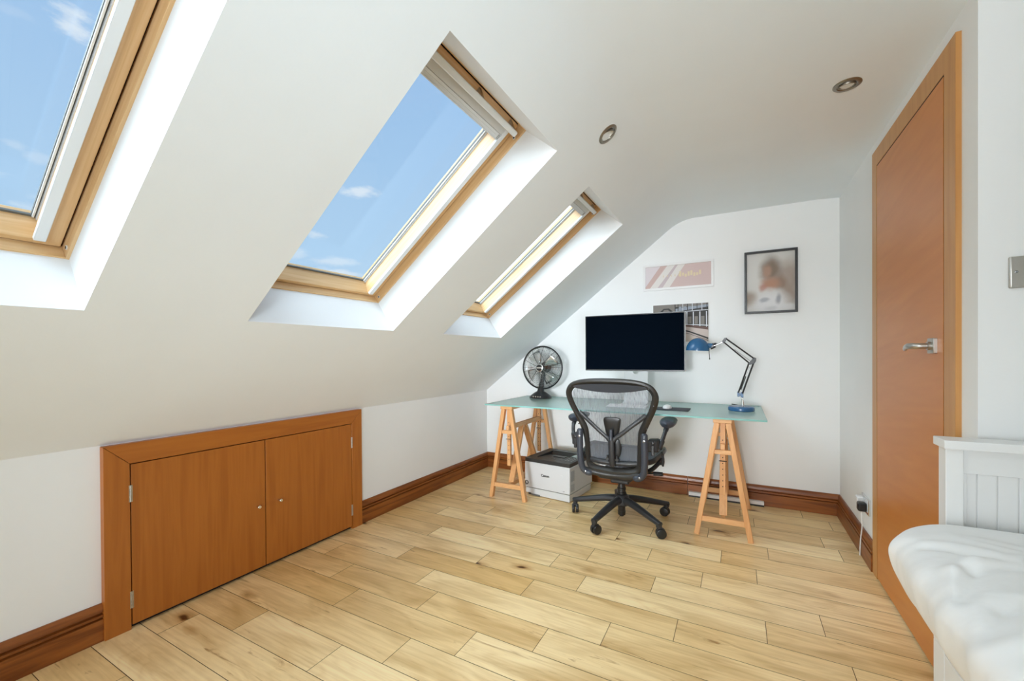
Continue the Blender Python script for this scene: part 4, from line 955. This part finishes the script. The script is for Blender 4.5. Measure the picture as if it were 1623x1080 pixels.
# seat
b = B(); sp = smooth_closed([Vector((x, y, z)) for x, y, z in ((-.215, 2.62, .445), (-.235, 2.72, .448), (-.25, 2.85, .455), (-.245, 2.97, .455), (-.19, 3.05, .435), (0, 3.07, .425), (.19, 3.05, .435), (.245, 2.97, .455), (.25, 2.85, .455), (.235, 2.72, .448), (.215, 2.62, .445), (.12, 2.585, .430), (0, 2.58, .425), (-.12, 2.585, .430))], 5)
b.tube([Vector((HX+p.x, p.y, p.z)) for p in sp], .014, 10, closed=True, ref=(0, 0, 1), sq=1.2); obj('seat_frame', b, 'satin', R_, smooth=True)
b = B(); rows = []
for j in range(13):
    f = j/12; row = []
    for p in sp+[sp[0]]: row.append(Vector((HX+p.x*f, 2.82+(p.y-2.82)*f, .442+(p.z-.442)*f*f-.008*(1-f*f))))
    rows.append(row)
b.strip(rows); bmesh.ops.remove_doubles(b.bm, verts=b.bm.verts, dist=1e-5); obj('seat_mesh', b, mat('seat mesh fabric', (.085, .09, .105), .6), R_, smooth=True)
# mechanism
b = B(); b.hexa([Vector((HX+x, y, z)) for x, y, z in ((-.10, 2.62, .305), (.10, 2.62, .305), (.08, 2.92, .275), (-.08, 2.92, .275), (-.13, 2.60, .345), (.13, 2.60, .345), (.10, 2.95, .355), (-.10, 2.95, .355))]); obj('tilt_housing', b, 'satin', R_, bevel=.015, seg=3)
b = B(); b.box(HX-.06, HX+.06, 2.73, 2.86, .252, .290); obj('column_socket', b, 'black', R_, bevel=.008)
for s in (-1, 1):
    b = B(); b.tube(smooth_open([(HX+s*.10, 2.70, .34), (HX+s*.19, 2.74, .36), (HX+s*.245, 2.80, .415), (HX+s*.250, 2.84, .45)], 5), .014, 10, ref=(0, 1, 0), sq=1.4); obj('seat_bracket', b, 'satin', R_, smooth=True)
b = B(); b.tube([(HX+.10, 2.74, .335), (HX+.225, 2.72, .352)], .005, 8); b.tube([(HX+.218, 2.72, .351), (HX+.272, 2.712, .356)], .013, 12); obj('tilt_lever', b, 'black', R_, smooth=True)
b = B(); b.tube(smooth_open([(HX+.245, 2.78, .40), (HX+.270, 2.72, .42), (HX+.285, 2.66, .46), (HX+.280, 2.63, .51)], 5), .007, 8, ref=(0, 1, 0)); b.tube(smooth_open([(HX+.284, 2.64, .49), (HX+.290, 2.635, .455), (HX+.285, 2.635, .425)], 4), .006, 8); obj('recline_lever', b, 'satin', R_, smooth=True)
# gas lift
b = B(); b.lathe([(.0, .055), (.022, .055), (.024, .06), (.024, .17), (.030, .175), (.030, .185), (.026, .187), (.026, .20), (.028, .202), (.028, .214), (.024, .216), (.022, .255), (0, .255)], 28, Matrix.Translation((HX, HY, 0))); obj('gas_column', b, 'black', R_, smooth=True)
b = B(); b.lathe([(0, .025), (.014, .025), (.016, .032), (.024, .035), (.026, .06), (0, .062)], 24, Matrix.Translation((HX, HY, 0))); obj('column_end', b, 'black', R_, smooth=True)
b = B(); b.lathe([(0, .098), (.040, .098), (.052, .110), (.054, .135), (.046, .160), (.034, .172), (0, .174)], 32, Matrix.Translation((HX, HY, 0))); obj('base_hub', b, 'satin', R_, smooth=True)
for k in range(5):
    a = math.radians(109.5+72*k); d = Vector((math.cos(a), math.sin(a), 0)); pz = Vector((HX, HY, 0)); n_ = Vector((-math.sin(a), math.cos(a), 0))
    b = B(); L_ = smooth_open([pz+d*.030+Vector((0, 0, .138)), pz+d*.10+Vector((0, 0, .132)), pz+d*.20+Vector((0, 0, .112)), pz+d*.29+Vector((0, 0, .092)), pz+d*.335+Vector((0, 0, .083))], 5)
    nL = len(L_); b.tube(L_, [.030-.013*i/(nL-1) for i in range(nL)], 14, ref=(0, 0, 1), sq=.85)
    b.tube([pz+d*.322+Vector((0, 0, .093)), pz+d*.322+Vector((0, 0, .064))], [.019, .017], 14)
    lg = obj('base_leg', b, 'satin', R_, smooth=True)
    ca = a+math.radians((60, 20, 75, -35, 40)[k]); ax = Vector((math.cos(ca), math.sin(ca), 0)); wc = pz+d*.322+Vector((-math.sin(ca), math.cos(ca), 0))*.012
    b = B()
    for s in (-1, 1):
        q = ax.to_track_quat('Z', 'X').to_matrix().to_4x4(); T_ = Matrix.Translation(wc+ax*s*.013+Vector((0, 0, .030))) @ q
        b.lathe([(0, -.010), (.022, -.010), (.028, -.008), (.030, -.004), (.030, .004), (.028, .008), (.022, .010), (0, .010)], 24, T_)
    cs = obj('castor', b, 'black', lg, smooth=True)
    b = B(); b.tube([wc+ax*-.014+Vector((0, 0, .052)), wc+ax*.014+Vector((0, 0, .052))], .014, 10); b.tube([pz+d*.322+Vector((0, 0, .040)), pz+d*.322+Vector((0, 0, .066))], .008, 10); obj('castor_hood', b, 'satin', lg, smooth=True)

# ------------------------------------------------------------------ daybed
BX = 2.699
R_ = thing('daybed', 'white panelled wooden daybed with under-bed drawers along the right wall', 'bed', (3.1, .6, 0))
b = B(); b.box(BX-.009, XR-.15, 1.580, 1.657, .833, .857); obj('top_rail', b, 'whitepaint', R_, bevel=.002)
b = B(); b.box(BX, BX+.037, 1.600, 1.648, 0, .833); obj('bed_post', b, 'whitepaint', R_, bevel=.002)
b = B(); b.box(XR-.20, XR-.163, 1.600, 1.648, 0, .833); obj('bed_post', b, 'whitepaint', R_, bevel=.002)
b = B(); b.box(BX+.037, XR-.20, 1.612, 1.640, .764, .833); b.box(BX+.037, BX+.047, 1.612, 1.640, .2, .764); obj('end_rail', b, 'whitepaint', R_, bevel=.001)
b = B()
x = BX+.029-.001
while x < XR-.21:
    b.box(max(x+.0012, BX+.037), min(x+.0388, XR-.2), 1.618, 1.636, .10, .7645); x += .040
b.box(BX+.04, XR-.21, 1.622, 1.636, .10, .764); obj('end_panel', b, 'whitepaint', R_, bevel=.0012)
b = B(); b.box(BX-.027, BX+.03, -.42, 1.595, .296, .316); b.box(BX-.027, BX+.03, 1.525, 1.595, .03, .296); b.box(BX-.020, BX+.03, -.42, 1.53, .03, .055); obj('side_frame', b, 'whitepaint', R_, bevel=.0015)
b = B(); b.box(BX-.012, XR-.17, -.42, 1.59, .055, .29); obj('bed_carcass', b, 'whitepaint', R_)
for y0, y1 in ((.56, 1.522), (-.41, .556)):
    b = B(); b.box(BX-.027, BX-.012, y0, y1, .058, .293); dr = obj('drawer', b, 'whitepaint', R_, bevel=.001)
    b = B(); b.lathe([(.006, 0), (.006, .012), (.014, .016), (.014, .024), (0, .028)], 20, Matrix.Translation((BX-.027, (y0+y1)/2, .18)) @ Matrix.Rotation(math.radians(-90), 4, 'Y')); obj('knob', b, 'whitepaint', dr, smooth=True)
# duvet: cross section swept along the bed, with folds
from mathutils import noise as mn
CR = [((2.60, 1.395), (2.655, 1.352), .014, -.016), ((2.655, 1.352), (2.70, 1.322), .014, -.014), ((2.60, 1.42), (2.70, 1.355), .016, .008),
      ((2.555, 1.15), (2.600, 1.255), .018, .016), ((2.600, 1.255), (2.65, 1.296), .016, .018), ((2.65, 1.296), (2.75, 1.350), .018, .010), ((2.585, 1.15), (2.635, 1.255), .016, -.015), ((2.635, 1.255), (2.70, 1.285), .014, -.016),
      ((2.58, 1.03), (2.625, 1.105), .018, -.014), ((2.625, 1.105), (2.72, 1.150), .018, -.012), ((2.60, 1.01), (2.66, 1.085), .022, .012), ((2.64, .80), (2.74, .95), .03, -.014), ((2.66, .60), (2.78, .70), .03, .012), ((2.72, 1.45), (2.86, 1.38), .03, .012), ((2.76, 1.25), (2.95, 1.32), .03, -.010)]
def crease(x, y):
    r = 0
    for (ax, ay), (bx_, by), wd_, h in CR:
        vx, vy = bx_-ax, by-ay; t = max(0, min(1, ((x-ax)*vx+(y-ay)*vy)/(vx*vx+vy*vy))); d2 = (x-ax-t*vx)**2+(y-ay-t*vy)**2
        if d2 < (3*wd_)**2: r += .5*h*math.exp(-d2/wd_**2)
    return r

sec = [(2.700, .320), (2.688, .322), (2.668, .326), (2.650, .350), (2.626, .392), (2.598, .430), (2.574, .480), (2.560, .525), (2.555, .565), (2.568, .595), (2.600, .618), (2.655, .634), (2.74, .640), (2.86, .640), (3.00, .637), (3.2, .635), (3.45, .63), (3.70, .62)]
secs = smooth_open([Vector((x, 0, z)) for x, z in sec], 8)
b = B(); rows = []
NY = 240
for i in range(NY+1):
    f = i/NY; y = 1.590-f*2.0
    e = max(0, 1-(1.590-y)/.10); rnd = 1-math.sqrt(max(0, 1-e*e))
    row = []
    cen = Vector((2.95, 0, .46))
    for j, p in enumerate(secs):
        g = j/len(secs); x, z = p.x, p.z
        side = max(0, min(1, (2.72-x)/.15)); top = 1-side
        # far end tucks in
        x2 = x+(2.70-x)*rnd*.75 if x < 2.70 else x; z2 = z-(z-.50)*rnd*.18 if z > .5 else z
        amp = (1-rnd)
        hem = max(0, min(1, (z-.325)/.05))
        q = Vector((x*2.2, y*2.6, z*1.5)); n1 = mn.noise(q*1.9); n2 = mn.noise(Vector((x*2+3, y*9.0+x*4, z*1.0)))
        n3 = mn.noise(Vector((x*5+y*3+9, y*5-x*2, 2.0)))
        rid = (1-abs(mn.noise(Vector((x*3.0+y*1.8+5, y*3.4-x*1.5, 1.3)))))**6
        n4 = mn.noise(Vector((3.3, y*13+z*5.0, z*1.2))); n5 = mn.noise(Vector((8.1, y*26+z*11.0, z*2.2)))
        dx = (-.008*n1-.012*n4-.005*n5)*side*hem; dz = (.011*n1+.004*n3+.010*(rid-.35))*top + crease(x, y)*min(1, top+max(0, min(1, (z-.57)/.05)))
        # gathered folds near the middle of the visible top
        row.append(Vector((x2+dx*amp, y, z2+dz*amp*min(1, (1.59-y)/.12))))
    rows.append(row)
b.strip(rows)
dv = obj('duvet', b, 'duvet', smooth=True, sub=1); tag(dv, 'crumpled white duvet covering the daybed and bulging over its side', 'duvet')
for p in dv.data.polygons: p.use_smooth = True
